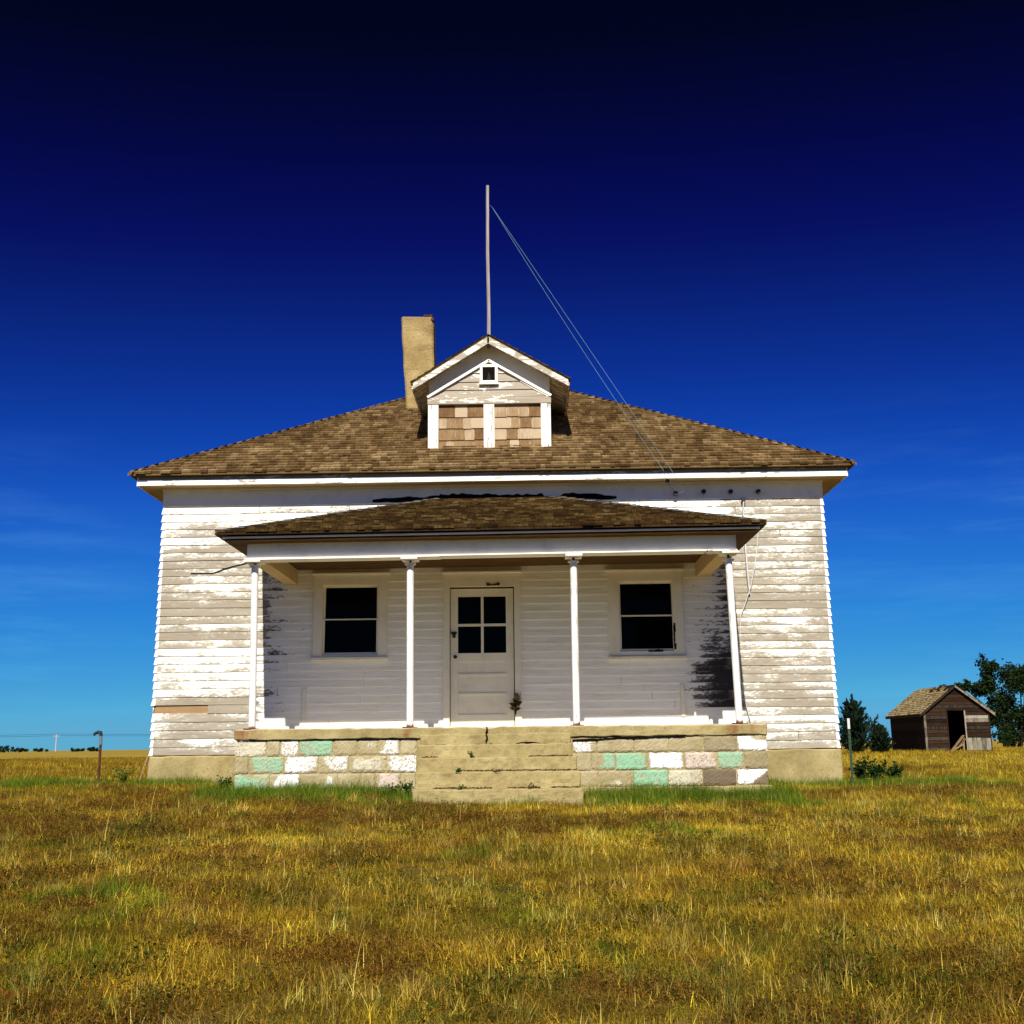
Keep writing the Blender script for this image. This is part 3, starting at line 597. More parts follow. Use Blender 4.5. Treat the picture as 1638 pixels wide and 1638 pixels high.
BL = [ # left of the steps, top course, then down
 (-3.235, -2.828, z2, z3, CREAM, FULL), (-2.828, -2.65, z2, z3, None, None), (-2.65, -2.404, z2, z3, WHT, [(.1, -.1), (.95, -.1), (.9, .4), (.95, 1.1), (.12, 1.1), (0, .5)]),
 (-2.404, -1.971, z2, z3, GREEN, [(.25, -.1), (.97, -.1), (.97, 1.1), (-.1, 1.1), (-.1, .7), (.1, .25)]), (-1.971, -1.66, z2, z3, None, None), (-1.66, -1.40, z2, z3, CREAM, [(.5, .5), (.9, .6), (.8, .9), (.5, .8)]),
 (-1.40, -1.12, z2, z3, WHT, [(.05, 0.03), (.98, .03), (.9, .9), (.4, .95), (.25, .4)]), (-1.12, -0.905, z2, z3, None, None),
 (-3.228, -3.045, z1_, z2, None, None), (-3.045, -2.598, z1_, z2, GREEN, [(.25, .02), (.97, .03), (.97, .97), (.1, .97), (.12, .5)]), (-2.598, -2.158, z1_, z2, WHT, [(.03, .03), (.75, .03), (.97, .4), (.97, .97), (.15, .97), (.03, .7)]),
 (-2.158, -1.768, z1_, z2, WHT, [(.5, .15), (.95, .2), (.97, .95), (.2, .95), (.18, .75)]), (-1.768, -1.289, z1_, z2, CREAM, [(.1, .2), (.85, .15), (.9, .85), (.15, .85)]), (-1.289, -0.905, z1_, z2, WHT, [(.2, .03), (1.1, .0), (1.1, .97), (.12, .97), (.08, .45)]),
 (-3.22, -2.774, z0_, z1_, GREEN, [(-.1, -.1), (.95, -.1), (.97, .85), (.5, .75), (.1, .95), (-.1, .8)]), (-2.774, -2.384, z0_, z1_, WHT, [(.08, .03), (.97, .03), (.98, .97), (.3, .97), (.2, .6)]),
 (-2.384, -1.907, z0_, z1_, WHT, [(.5, .05), (.93, .05), (.85, .85), (.72, .8), (.75, .3), (.55, .25)]), (-1.907, -1.62, z0_, z1_, None, None), (-1.62, -1.43, z0_, z1_, None, None), (-1.43, -1.112, z0_, z1_, PINK, [(.1, .1), (.9, .1), (.95, .9), (.2, .95)]), (-1.112, -0.905, z0_, z1_, None, None),
 # right of the steps
 (1.075, 1.39, z2, 0.60, WHT, [(.15, .03), (.75, .03), (.75, .97), (.02, .97), (.02, .6)]), (1.39, 1.86, z2, 0.635, None, None), (1.86, 2.30, z2, 0.64, None, None), (2.30, 2.74, z2, 0.642, None, None), (2.74, 3.17, z2, 0.645, None, None, .35), (3.17, 3.552, z2, 0.645, WHT, [(.05, .1), (.5, .02), (1.1, .0), (1.1, .6), (.6, .75), (.45, .97), (-.05, .97)]),
 (1.075, 1.32, z1_, z2, None, None), (1.32, 1.615, z1_, z2, GREEN, [(.35, .1), (1.1, .05), (1.1, .97), (.5, .97), (.55, .5)]), (1.615, 2.03, z1_, z2, GREEN, [(.03, .03), (.93, .03), (.9, .97), (.03, .97)]), (2.03, 2.49, z1_, z2, WHT, [(.05, .03), (.97, .03), (.95, .97), (.05, .97)]),
 (2.49, 2.909, z1_, z2, PINK, [(.05, .05), (.97, .05), (.85, .97), (.05, .97)]), (2.909, 3.248, z1_, z2, GREEN, [(.03, .03), (.8, .03), (1.05, .97), (.03, .97)]), (3.248, 3.556, z1_, z2, None, None, .15),
 (1.15, 1.40, z0_, z1_, None, None), (1.40, 1.845, z0_, z1_, CREAM, [(.3, .1), (.7, .05), (.6, .4)]), (1.845, 2.275, z0_, z1_, GREEN, FULL), (2.275, 2.717, z0_, z1_, CREAM, [(.02, .02), (.97, .02), (.98, .98), (.02, .98)]),
 (2.717, 3.142, z0_, z1_, None, None, .85), (3.142, 3.545, z0_, z1_, WHT, [(.02, .02), (.4, .02), (.7, .5), (1.0, .9), (.9, .98), (.02, .98)], .75)]
for b in BL: block(*b)
ft = MB().box(-3.235, -0.9, -2.45, -2.38, -0.35, 0.028).make('footing', M['concrete'], H, 0.01); roughen(ft, 0.2, 0.012, 5, 1)
ft = MB().box(1.16, 3.58, -2.46, -2.38, -0.35, 0.026).make('footing', M['concrete'], H, 0.01); roughen(ft, 0.2, 0.012, 5, 2)
# dark seam under the slab where it has lifted
steps = MB().box(-0.885, 1.075, -2.52, -2.40, -0.4, 0.573).make('steps', M['concrete'], H, 0.015); roughen(steps, 0.06, 0.011, 14, 4)
for (x0, x1, y0, y1, zt, sd_) in ((-0.875, 1.12, -2.76, -2.50, 0.412, 5), (-0.865, 1.145, -3.02, -2.75, 0.243, 6), (-0.865, 1.165, -3.30, -3.01, 0.045, 7)):
    s_ = MB().box(x0, x1, y0, y1, -0.45, zt).make('step', M['concrete'], steps, 0.012); roughen(s_, 0.05, 0.012, 14, sd_)
s_ = MB().box(-0.86, 1.05, -2.462, -2.40, 0.56, 0.70).make('slab_face', M['concrete'], slab, 0.01); roughen(s_, 0.07, 0.018, 9, 9)
def crack(pts, w0, name, parent, y):
    b = MB()
    for (x, z), (x2, z2_) in zip(pts[:-1], pts[1:]):
        b.add([(x, y, z - w0 * random.uniform(.3, 1)), (x2, y, z2_ - w0 * random.uniform(.3, 1)), (x2, y, z2_ + w0 * random.uniform(.3, 1)), (x, y, z + w0 * random.uniform(.3, 1)),
               (x, y + .05, z - w0), (x2, y + .05, z2_ - w0), (x2, y + .05, z2_ + w0), (x, y + .05, z + w0)], [(0, 1, 2, 3), (0, 4, 5, 1), (3, 2, 6, 7)])
    return b.make(name, M['tar'], parent)
crack([(-0.88 + 0.07 * i, 0.566 + random.uniform(-.006, .006)) for i in range(7)], 0.006, 'crack', slab, -2.474)
crack([(-0.2 + 0.06 * i, 0.572 + random.uniform(-.008, .008)) for i in range(7)], 0.006, 'crack', slab, -2.474)
crack([(0.36 + 0.06 * i, 0.570 + 0.02 * math.sin(i * .6) + random.uniform(-.006, .006)) for i in range(12)], 0.013, 'crack', slab, -2.476)
crack([(1.08 + 0.08 * i, 0.610 + 0.0022 * i + random.uniform(-.006, .006)) for i in range(19)], 0.012, 'crack', slab, -2.446)
crack([(-3.2 + 0.1 * i, 0.655 + random.uniform(-.003, .003)) for i in range(24)], 0.005, 'crack', slab, -2.446)
b = MB(); zz = 0.79
for i in range(6): b.bar((-0.01 + 0.012 * math.sin(i * 2), -2.474, zz), (-0.01 + 0.012 * math.sin(i * 2 + 2), -2.474, zz - 0.035), 0.014, 0.05, (0, 1, 0)); zz -= 0.033
b.make('crack', M['tar'], slab)

for (xa, xb, z, y, dens) in ((-.84, 1.04, .418, -2.535, .5), (-.83, 1.08, .249, -2.775, .75), (-.83, 1.10, .051, -3.035, .6)):
    b = MB(); x = xa
    while x < xb:
        if vnoise(x, z * 7, 3.3, 12) > 1 - dens: h_ = random.uniform(.002, .016) ** 1.0; b.bar((x, y - .01, z + random.uniform(-.01, .004)), (x + random.uniform(.015, .05), y - .015, z + h_), .02, random.uniform(.006, .014))
        x += random.uniform(.008, .02)
    b.make('dirt_line', M['debris'], steps, .003)
# split clapboard on the left wall
b = MB(); pts_ = [(-4.63, 3.19), (-4.45, 3.187), (-4.30, 3.188), (-4.20, 3.215), (-4.13, 3.25), (-3.98, 3.29), (-3.75, 3.345)]
for (x, z), (x2, z2) in zip(pts_[:-1], pts_[1:]): b.add([(x, -.027, z), (x2, -.027, z2), (x2, -.027, z2 + .013), (x, -.027, z + .011), (x, -.015, z), (x2, -.015, z2), (x2, -.015, z2 + .013), (x, -.015, z + .011)], [(0, 1, 2, 3), (3, 2, 6, 7), (0, 4, 5, 1)])
b.make('split', M['tar'], front_wall)
# ---- porch posts
for k, (xb, xt) in enumerate(((-3.062, -3.098), (-1.010, -1.021), (1.147, 1.153), (3.247, 3.211))):
    p = MB().tube([(xb, -2.24, 0.80), (xb + (xt - xb) * 0.5, -2.24, 1.9), (xt, -2.24, 2.925)], 0.047, 14).make('post', M['post'], H, smooth=True)
    MB().tube([(xt, -2.24, 2.926), (xt, -2.24, 2.945)], 0.075, 14).make('cap_plate', M['post'], p)
    MB().tube([(xt, -2.24, 2.946), (xt, -2.24, 2.985 + TL * xt)], 0.018, 8).make('jack_screw', M['rust'], p)
    MB().box(xt - .11, xt + .11, -2.43, -2.12, 2.985 + TL * xt, 3.0105 + TL * xt).make('top_plate', M['trim'], p)
    MB().box(xb - .09, xb + .09, -2.34, -2.14, 0.792, 0.806).make('base_plate', M['rust'], p, 0.004)

# ---- windows and door
def ring(name, mat, parent, x0, x1, z0, z1, wd, y0, y1, wt=None, wb=None):
    wt = wt or wd; wb = wb or wd; b = MB()
    b.box(x0, x0 + wd, y0, y1, z0, z1); b.box(x1 - wd, x1, y0, y1, z0, z1)
    b.box(x0 + wd + .0005, x1 - wd - .0005, y0 + .001, y1 - .001, z1 - wt, z1); b.box(x0 + wd + .0005, x1 - wd - .0005, y0 + .001, y1 - .001, z0, z0 + wb)
    return b.make(name, mat, parent)
def window(cx0, cx1, cz0, cz1, ox0, ox1, oz0, oz1, broken):
    w_ = ring('window', M['doorpaint'], H, ox0 - .02, ox1 + .02, oz0 - .02, oz1 + .02, 0.022, -0.010, 0.13)
    ca = ring('casing', M['doorpaint'], w_, cx0, cx1, cz0 + 0.045, cz1 - 0.03, (ox0 - cx0) - 0.004, -0.045, 0.002, cz1 - 0.03 - oz1 - .004, oz0 - cz0 - 0.049)
    box('drip_cap', M['doorpaint'], w_, cx0 - 0.035, cx1 + 0.035, -0.085, 0.0, cz1 - 0.029, cz1, bevel=.004)
    box('sill', M['doorpaint'], w_, cx0 - 0.02, cx1 + 0.02, -0.075, 0.0, cz0, cz0 + 0.044, bevel=.004)
    mid = (oz0 + oz1) / 2 - 0.0
    ring('sash', M['doorpaint'], w_, ox0 + .001, ox1 - .001, mid, oz1 - .001, 0.026, 0.030, 0.055, 0.03, 0.022)
    s2 = ring('sash', M['doorpaint'], w_, ox0 + .001, ox1 - .001, oz0 + .001, mid + 0.018, 0.026, 0.002, 0.027, 0.018, 0.036)
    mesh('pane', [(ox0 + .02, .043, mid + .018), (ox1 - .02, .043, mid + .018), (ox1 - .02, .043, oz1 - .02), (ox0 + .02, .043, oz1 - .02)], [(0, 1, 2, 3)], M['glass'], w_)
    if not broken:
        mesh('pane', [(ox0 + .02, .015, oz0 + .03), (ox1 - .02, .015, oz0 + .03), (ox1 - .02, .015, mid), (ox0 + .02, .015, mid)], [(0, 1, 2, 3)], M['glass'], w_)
    else:   # shards left in the lower sash, rotted edge down its right side
        mesh('pane', [(ox0 + .02, .015, oz0 + .03), (ox0 + .30, .015, oz0 + .03), (ox0 + .22, .015, oz0 + .22), (ox0 + .27, .015, oz0 + .38), (ox0 + .02, .015, mid)], [(0, 1, 2, 3, 4)], M['glass'], w_)
        b = MB(); z = oz0 + .02
        while z < mid - .15: h = random.uniform(.02, .05); b.box(ox1 - .016 - random.uniform(0, .01), ox1 + .004 + random.uniform(-.006, .012), -0.048, -0.03, z, z + h); z += h
        b.make('rotted_edge', M['rot_and_shade'], w_)
        b = MB(); x = ox0 + .42
        while x < ox0 + .62: k_ = random.uniform(.02, .05); b.box(x, x + k_, -0.050, -0.0, oz0 - .015, oz0 + random.uniform(.0, .025)); x += k_
        b.make('rotted_edge', M['rot_and_shade'], w_)
    return w_
window(*CAS[0], OPEN[0][0] + .02, OPEN[0][1] - .02, 1.92, 2.98, False)
window(*CAS[2], OPEN[2][0] + .02, OPEN[2][1] - .02, 1.92, 2.98, True)
dx0, dx1, dz0, dz1 = -0.640, 0.314, 0.812, 2.903
door = ring('door', M['doorpaint'], H, dx0, dx1, dz0, dz1, 0.112, 0.015, 0.055, 0.12, 0.20)
c = CAS[1]
b = MB(); b.box(c[0], dx0 - .012, -0.045, 0.10, 0.795, 2.93); b.box(dx1 + .014, c[1], -0.045, 0.10, 0.795, 2.93); b.box(c[0], c[1], -0.048, 0.10, 2.9305, c[3] - .031)
b.make('casing', M['doorpaint'], door); box('drip_cap', M['doorpaint'], door, c[0] - .03, c[1] + .03, -0.09, 0.0, c[3] - .03, c[3], bevel=.004)
box('threshold', M['doorpaint'], door, dx0 - .011, dx1 + .013, -0.06, 0.10, 0.793, 0.811)
for z0, z1, wd in ((1.80, 1.925, .0), (1.59, 1.62, 0), (1.30, 1.33, 0)): box('rail', M['doorpaint'], door, dx0 + .1125, dx1 - .1125, 0.016, 0.054, z0, z1)
box('muntin', M['doorpaint'], door, -0.178, -0.138, 0.017, 0.053, 1.9255, 2.782); box('muntin', M['doorpaint'], door, dx0 + .1125, -0.1785, 0.018, 0.052, 2.33, 2.368); box('muntin', M['doorpaint'], door, -0.1375, dx1 - .1125, 0.018, 0.052, 2.33, 2.368)
for x0, x1 in ((dx0 + .10, -0.16), (-0.155, dx1 - .10)):
    for z0, z1 in ((1.91, 2.345), (2.355, 2.80)):
        mesh('pane', [(x0, .036, z0), (x1, .036, z0), (x1, .036, z1), (x0, .036, z1)], [(0, 1, 2, 3)], M['glass'], door)
for z0, z1 in ((1.62, 1.80), (1.33, 1.59), (1.012, 1.30)): box('panel', M['doorpaint'], door, dx0 + .105, dx1 - .105, 0.030, 0.042, z0 - .01, z1 + .01)
box('hasp', M['black'], door, -0.63, -0.545, -0.005, 0.014, 2.215, 2.245); MB().tube([(-0.585, -0.015, 2.215), (-0.585, -0.015, 2.155)], [.028, .02], 8).make('padlock', M['black'], door)
MB().tube([(-0.566, 0.014, 1.868), (-0.566, -0.02, 1.868), (-0.566, -0.035, 1.868), (-0.566, -0.055, 1.868)], [.014, .014, .03, .02], 10).make('knob', M['black'], door, smooth=True)
b = MB()
for i in range(9): x = -0.08 + i * 0.02 + random.uniform(-.01, .01); b.box(x, x + .028, -0.062, -0.047, 2.935 + random.uniform(0, .012), 2.955 + random.uniform(0, .03))
b.make('mud_nest', M['rust'], door, .004)
# base strip, hidden joint boards and small upright patch boards on the wall under the porch
for x in (-2.86, 2.80): box('patch_board', M['doorpaint'], front_wall, x, x + 0.055, -0.034, -0.021, 0.95, 1.42)

# tar line where the porch roof meets the frieze
b = MB(); xs_ = np.arange(-1.85, 1.95, 0.022); prev = None
for x in xs_:
    h = 0.11 * max(0, fbm(x * 1.4, 3.3, 2.2, 4) - .28) + 0.05 * vnoise(x, 1.7, 14, 8) + (0.03 if -0.8 < x < 0.8 else 0); h *= max(0.05, min(1, (x + 1.9) / .6, (2.0 - x) / .6))
    zb = PZ + rise - 0.03 if tp[0].x < x < tp[1].x else 4.256 + .02 * vnoise(x, 9, 9, 2)
    cur = (x, zb, max(zb + .006, 4.305 + h * .9))
    if prev: b.add([(prev[0], -.034, prev[1]), (cur[0], -.034, cur[1]), (cur[0], -.034, cur[2]), (prev[0], -.034, prev[2])], [(0, 1, 2, 3)])
    prev = cur
b.make('tar_flashing', M['tar'], H)

# ---- dormer
DY, DX0, DX1 = 0.5, -1.036, 0.952
D = mesh('dormer', [(DX0 + .01, DY + .03, 5.1), (DX1 - .01, DY + .03, 5.1), (DX1 - .01, DY + .03, 6.44), (-0.045, DY + .03, 7.05), (DX0 + .01, DY + .03, 6.42),
                    (DX0 + .01, 3.2, 5.1), (DX1 - .01, 3.2, 5.1), (DX1 - .01, 3.2, 6.44), (-0.045, 3.2, 7.05), (DX0 + .01, 3.2, 6.42)],
         [(0, 1, 2, 3, 4), (1, 6, 7, 2), (5, 0, 4, 9), (2, 7, 8, 3), (4, 3, 8, 9), (6, 5, 9, 8, 7)], M['trim'], H)
for a, b_ in ((DX0, -0.868), (-0.134, 0.040), (0.795, 0.90)): box('dormer_post', M['trimz'], D, a, b_, DY - .035, DY + .029, 5.225, 5.985)
box('dormer_post', M['trimz'], D, 0.912, DX1, DY - .03, DY + .029, 5.225, 5.985)
for a, b_ in ((DX0, -0.868), (-0.134, 0.040), (0.795, 0.93)): box('flashing', M['metal'], D, a - .005, b_ + .005, DY - .042, DY - .036, 5.185, 5.25)
box('header', M['gable'], D, DX0 - .01, DX1 + .01, DY - .045, DY + .029, 5.986, 6.10, bevel=.004)
zz = 6.103; sl_g = 0.62 / 0.99
bi = 0
while zz < 6.62:
    hh = [0.125, 0.135, 0.14, 0.14, 0.1][min(bi, 4)]; z2_ = min(zz + hh, 6.69)
    f = lambda z: max(0.01, (6.70 - z) / sl_g - 0.02)
    tilt = random.uniform(-.012, .012)
    MB().prism([(-0.045 - f(zz), DY - .030, zz + tilt), (-0.045 + f(zz), DY - .030, zz - tilt), (-0.045 + f(z2_), DY - .014, z2_), (-0.045 - f(z2_), DY - .014, z2_)], (0, .03, 0)).make('gable_board', M['gable'], D)
    zz = z2_ + 0.003; bi += 1
# white moulding along the gable slope
for sx in (-1, 1):
    xe = DX0 - .012 if sx < 0 else DX1 + .012
    MB().bar((-0.045 - sx * 0.005, DY - .05, 6.725), (xe, DY - .05, 6.108), 0.03, 0.04).make('gable_moulding', M['trim'], D)
box('gable_window', M['tar'], D, -0.147, 0.055, DY - .046, DY - .031, 6.357, 6.605); ring('gable_frame', M['trim'], D, -0.19, 0.098, 6.335, 6.65, 0.042, DY - .062, DY - .030)
box('gable_sill', M['trim'], D, -0.205, 0.113, DY - .085, DY - .030, 6.310, 6.334)
MB().prism([(-0.08, DY - .048, 6.36), (0.0, DY - .048, 6.36), (-0.03, DY - .048, 6.49), (-0.055, DY - .048, 6.52)], (0, .001, 0)).make('torn_screen', M['bark'], D)
# shingle panels
sh = [shingle_mesh(k, 0.225, 0.016, 0.005) for k in (0.13, 0.17, 0.2, 0.23)]
for m_ in sh: m_.materials.append(M['cedar_shingle'])
for x0, x1 in ((-0.866, -0.136), (0.042, 0.793)):
    for r in range(4):
        x = x0; ws = []; tot = x1 - x0
        while sum([(.13, .17, .2, .23)[i] for i in ws]) < tot - .11: ws.append(random.randrange(4))
        k = tot / sum([(.13, .17, .2, .23)[i] for i in ws])
        for i in ws:
            wd = (.13, .17, .2, .23)[i] * k
            o = link('shingle', sh[i], None, D); o.location = (x + wd / 2, DY + .012, 5.205 + r * 0.19 + random.uniform(-.006, .006)); o.rotation_euler = (R(90 - 2.5), 0, 0); o.scale = (k, 1, 1); x += wd
# dormer roof
RX, RZ, RY0 = -0.045, 7.087, 0.23
for sx in (-1, 1):
    ex, ez = (-1.296, 6.289) if sx < 0 else (1.272, 6.311)
    back_r = (RZ - EZ) / SL + EY0; back_e = (ez - EZ) / SL + EY0
    d = Vector((ex - RX, 0, ez - RZ)); nrm = Vector((-d.z, 0, d.x)) * (1 if sx > 0 else -1); nrm.normalize(); nrm = nrm if nrm.z > 0 else -nrm
    P = [Vector((RX, RY0, RZ)), Vector((ex, RY0, ez)), Vector((ex, back_e + .1, ez)), Vector((RX, back_r + .1, RZ))]
    rf = MB().prism(P, -nrm * 0.028).make('dormer_roof', M['pshingle'], D); fattr(rf.data, 'tint', [0.25] * len(rf.data.vertices))
    # courses
    L_ = d.length; n = int(L_ / 0.13); bm2 = MB(); tt = []
    for r in range(n):
        a = P[1] - d * (r / n); a2 = P[1] - d * ((r + 1.06) / n); y = RY0 - .01; ym = back_e + (back_r - back_e) * r / n
        while y < ym:
            y2 = y + random.uniform(.1, .22); bm2.add([(a.x, y, a.z + .004), (a.x, y2 - .004, a.z + .004), tuple(Vector((a2.x, y2 - .004, a2.z)) + nrm * .004), tuple(Vector((a2.x, y, a2.z)) + nrm * .004),
                                                     tuple(Vector((a.x, y, a.z)) + nrm * .022), tuple(Vector((a.x, y2 - .004, a.z)) + nrm * .022)], [(4, 5, 2, 3), (0, 1, 5, 4), (0, 4, 3)]); tt += [random.random()] * 6; y = y2
    o = mesh('shingle_field', bm2.v, bm2.f, M['pshingle'], rf); fattr(o.data, 'tint', tt); tag(o, kind='stuff')
    # soffit under the overhang, rake board, side fascia
    P2 = [Vector((RX, RY0 + .032, RZ)) - nrm * .030, Vector((ex, RY0 + .032, ez)) - nrm * .030, Vector((ex, back_e, ez)) - nrm * .030, Vector((RX, back_r, RZ)) - nrm * .030]
    MB().prism(P2, -nrm * 0.02).make('soffit_board', M['rake'], D)
    A = Vector((RX, RY0, RZ)) - nrm * .029; B = Vector((ex - sx * .02, RY0, ez + .012)) - nrm * .029
    MB().prism([A, B, B + Vector((0, 0, -.098)), A + Vector((0, 0, -.115))], (0, .03, 0)).make('rake_board', M['rake'], D)
    MB().prism([Vector((ex - sx * .012, RY0 + .031, ez - .032)), Vector((ex - sx * .034, RY0 + .031, ez - .032)), Vector((ex - sx * .034, RY0 + .031, ez - .10)), Vector((ex - sx * .012, RY0 + .031, ez - .10))], (0, back_e - .30, 0)).make('eave_fascia', M['rake'], D)
# ---- flagpole on the dormer ridge
pole = MB().tube([(-0.037, 0.4, 6.9), (-0.034, 0.4, 7.6), (-0.047, 0.4, 8.6), (-0.040, 0.4, 9.80)], [.032, .030, .028, .026], 5).make('flagpole', M['pole'], H)
# ---- chimney
ch = MB().add([(-1.60, 2.70, 6.0), (-1.10, 2.70, 6.0), (-1.10, 3.30, 6.0), (-1.60, 3.30, 6.0), (-1.748, 2.66, 8.40), (-1.15, 2.66, 8.39), (-1.15, 3.26, 8.39), (-1.748, 3.26, 8.40)],
              [(0, 3, 2, 1), (4, 5, 6, 7), (0, 1, 5, 4), (1, 2, 6, 5), (2, 3, 7, 6), (3, 0, 4, 7)]).make('chimney', M['chimney'], H, 0.03); roughen(ch, 0.14, 0.014, 3.5)
box('brick', M['rust'], ch, -1.33, -1.165, 2.68, 2.80, 8.383, 8.425, bevel=.01); box('brick', M['rust'], ch, -1.185, -1.13, 2.648, 2.78, 8.29, 8.352, bevel=.01)
# ---- knob insulators on the frieze
for (x, z) in ((2.838, 4.33), (3.273, 4.354), (3.687, 4.347), (4.111, 4.341), (3.883, 4.226)):
    y = -0.032 if z > 4.25 else -0.022
    MB().tube([(x, y, z), (x, y - .03, z), (x, y - .035, z), (x, y - .055, z), (x, y - .06, z), (x, y - .085, z)], [.012, .012, .036, .036, .02, .034], 10).make('insulator', M['black'], H, smooth=True)
MB().tube([(2.70, -.25, 4.522), (2.70, -.25, 4.50), (2.70, -.25, 4.47)], [.012, .034, .03], 10).make('insulator', M['black'], H)

# ------------------------------------------------------------------ wires and cable on the house
def cable(name, pts, rad, mat, label, cat, group=None, n=6):
    o = MB().tube(pts, rad, n).make(name, mat); return tag(o, label, cat, group)
def sagline(a, b, sag, n=14):
    a, b = Vector(a), Vector(b); return [a.lerp(b, i / n) - Vector((0, 0, sag * 4 * (i / n) * (1 - i / n))) for i in range(n + 1)]
top = (0.035, 0.37, 9.39)
cable('wire', [(0.0, .36, 9.42)] + sagline(top, (2.62, -.47, 4.60), .07) + [(2.70, -.25, 4.46), (2.84, -.10, 4.33)], .0032, M['wire'], 'pale wire from the flagpole top to the leftmost frieze insulator, the left of two', 'wire')
cable('wire', [(0.0, .36, 9.42)] + sagline(top, (2.79, -.47, 4.52), -.01) + [(2.95, -.2, 4.33), (2.86, -.10, 4.33)], .0032, M['wire'], 'pale wire from the flagpole top to the eave, the right of two, bowing outwards', 'wire')
cable('cable', [(3.883, -.09, 4.22), (3.87, -.06, 4.05), (3.875, -.045, 3.75), (3.876, -.05, 3.5), (3.885, -.06, 3.1), (3.90, -.055, 2.82), (3.90, -.05, 2.76)], .014, M['white'], 'white cable hanging from the single insulator down the right of the front wall', 'cable')
cable('cable', [(4.08, -.045, 3.68), (4.05, -.05, 3.45), (4.0, -.08, 3.2), (3.917, -.08, 2.86), (3.82, -.06, 2.6), (3.75, -.045, 2.431), (3.70, -.04, 1.9), (3.70, -.04, 1.5), (3.75, -.05, 1.15), (3.81, -.05, 0.87)], .007, M['white'], 'thin white wire looping down the right of the front wall to the slab', 'cable')

# ------------------------------------------------------------------ small shed
SX0, SX1, SY0, SY1, SE, SR = 19.9, 23.1, 39.3, 44.5, 1.98, 3.24
S = empty('shed', (SX0, SY0, 0), 'small weathered brown gabled shed with open doorway, far right', 'shed')
def sh_part(mb, name, mat, parent=None, **k):
    o = mb.make(name, mat, parent or S, **k)
    if parent is None: o.matrix_parent_inverse = Matrix.Translation((-SX0, -SY0, 0))
    return o
dX0, dX1, dZ = 21.05, 21.88, 1.98
gw = MB(); gw.box(SX0 + .02, dX0, SY0 + .03, SY0 + .08, -0.1, SE); gw.box(dX1, SX1 - .02, SY0 + .03, SY0 + .08, -0.1, SE)
mid = (SX0 + SX1) / 2 + .0
gw.prism([(SX0 + .02, SY0 + .03, SE), (SX1 - .02, SY0 + .03, SE), (mid, SY0 + .03, SR - .05)], (0, .05, 0))
gwall = sh_part(gw, 'gable_wall', M['shedwood'])
z = 0.05; r = 0
while z < SR - .2:
    h = 0.17; x0, x1 = SX0 + .03, SX1 - .03
    if z > SE - .1: k = (z + h * .6 - SE) / (SR - SE); x0 += k * 1.55; x1 -= k * 1.55
    segs = [(x0, min(x1, dX0 - .03)), (max(x0, dX1 + .03), x1)] if z < dZ - .02 else [(x0, x1)]
    for a, b_ in segs:
        if b_ - a < .1: continue
        mt = M['shedwood'] if r % 3 or z > 2.2 else M['bark']
        if a > 21.5 and (1.38 < z < 1.62): mt = M['shedpale']
        o = MB().prism([(a, SY0 - .0, z), (b_, SY0 - .0, z + random.uniform(-.015, .015)), (b_, SY0 + .018, z + h - .012), (a, SY0 + .018, z + h - .012)], (0, .012, 0)).make('board', mt, gwall)
    z += h; r += 1
for i in range(5): x = dX1 + .06 + i * .225; MB().box(x, x + .21, SY0 - .03, SY0 - .012, 0.06, 0.64 + random.uniform(-.02, .02)).make('patch_board', M['shedpale'], gwall)
sh_part(MB().box(SX0 - .01, SX0 + .09, SY0 - .02, SY0 + .028, -0.1, SE + .03), 'corner_board', M['shedpale']); sh_part(MB().box(SX1 - .06, SX1 + .01, SY0 - .02, SY0 + .028, -0.1, SE + .03), 'corner_board', M['shedwood'])
sh_part(MB().box(dX1 - .01, dX1 + .05, SY0 - .025, SY0 + .02, -0.1, dZ), 'door_jamb', M['shedpale']); sh_part(MB().box(dX0 - .04, dX0, SY0 - .02, SY0 + .02, -0.1, dZ), 'door_jamb', M['shedwood']); sh_part(MB().box(dX0 - .04, dX1 + .05, SY0 - .022, SY0 + .02, dZ, dZ + .06), 'lintel', M['shedwood'])
lw = sh_part(MB().box(SX0, SX0 + .05, SY0 + .081, SY1, -0.1, SE), 'side_wall', M['shedwood'])
for i in range(11): MB().box(SX0 - .018, SX0 - .001, SY0 + .09, SY1, 0.02 + i * .178, 0.02 + i * .178 + .168).make('board', M['shedwood'], lw)
sh_part(MB().box(SX1 - .05, SX1, SY0 + .081, SY1, -0.1, SE), 'side_wall', M['shedwood'])
sh_part(MB().prism([(SX0, SY1 - .05, -.1), (SX1, SY1 - .05, -.1), (SX1, SY1 - .05, SE), (mid, SY1 - .05, SR - .05), (SX0, SY1 - .05, SE)], (0, .05, 0)), 'back_wall', M['shedwood'])
sh_part(MB().box(SX0 + .05, SX1 - .05, SY0 + .08, SY1 - .05, -0.1, 0.03), 'floor', M['inside'])
sl_s = (SR - SE) / (mid - SX0)
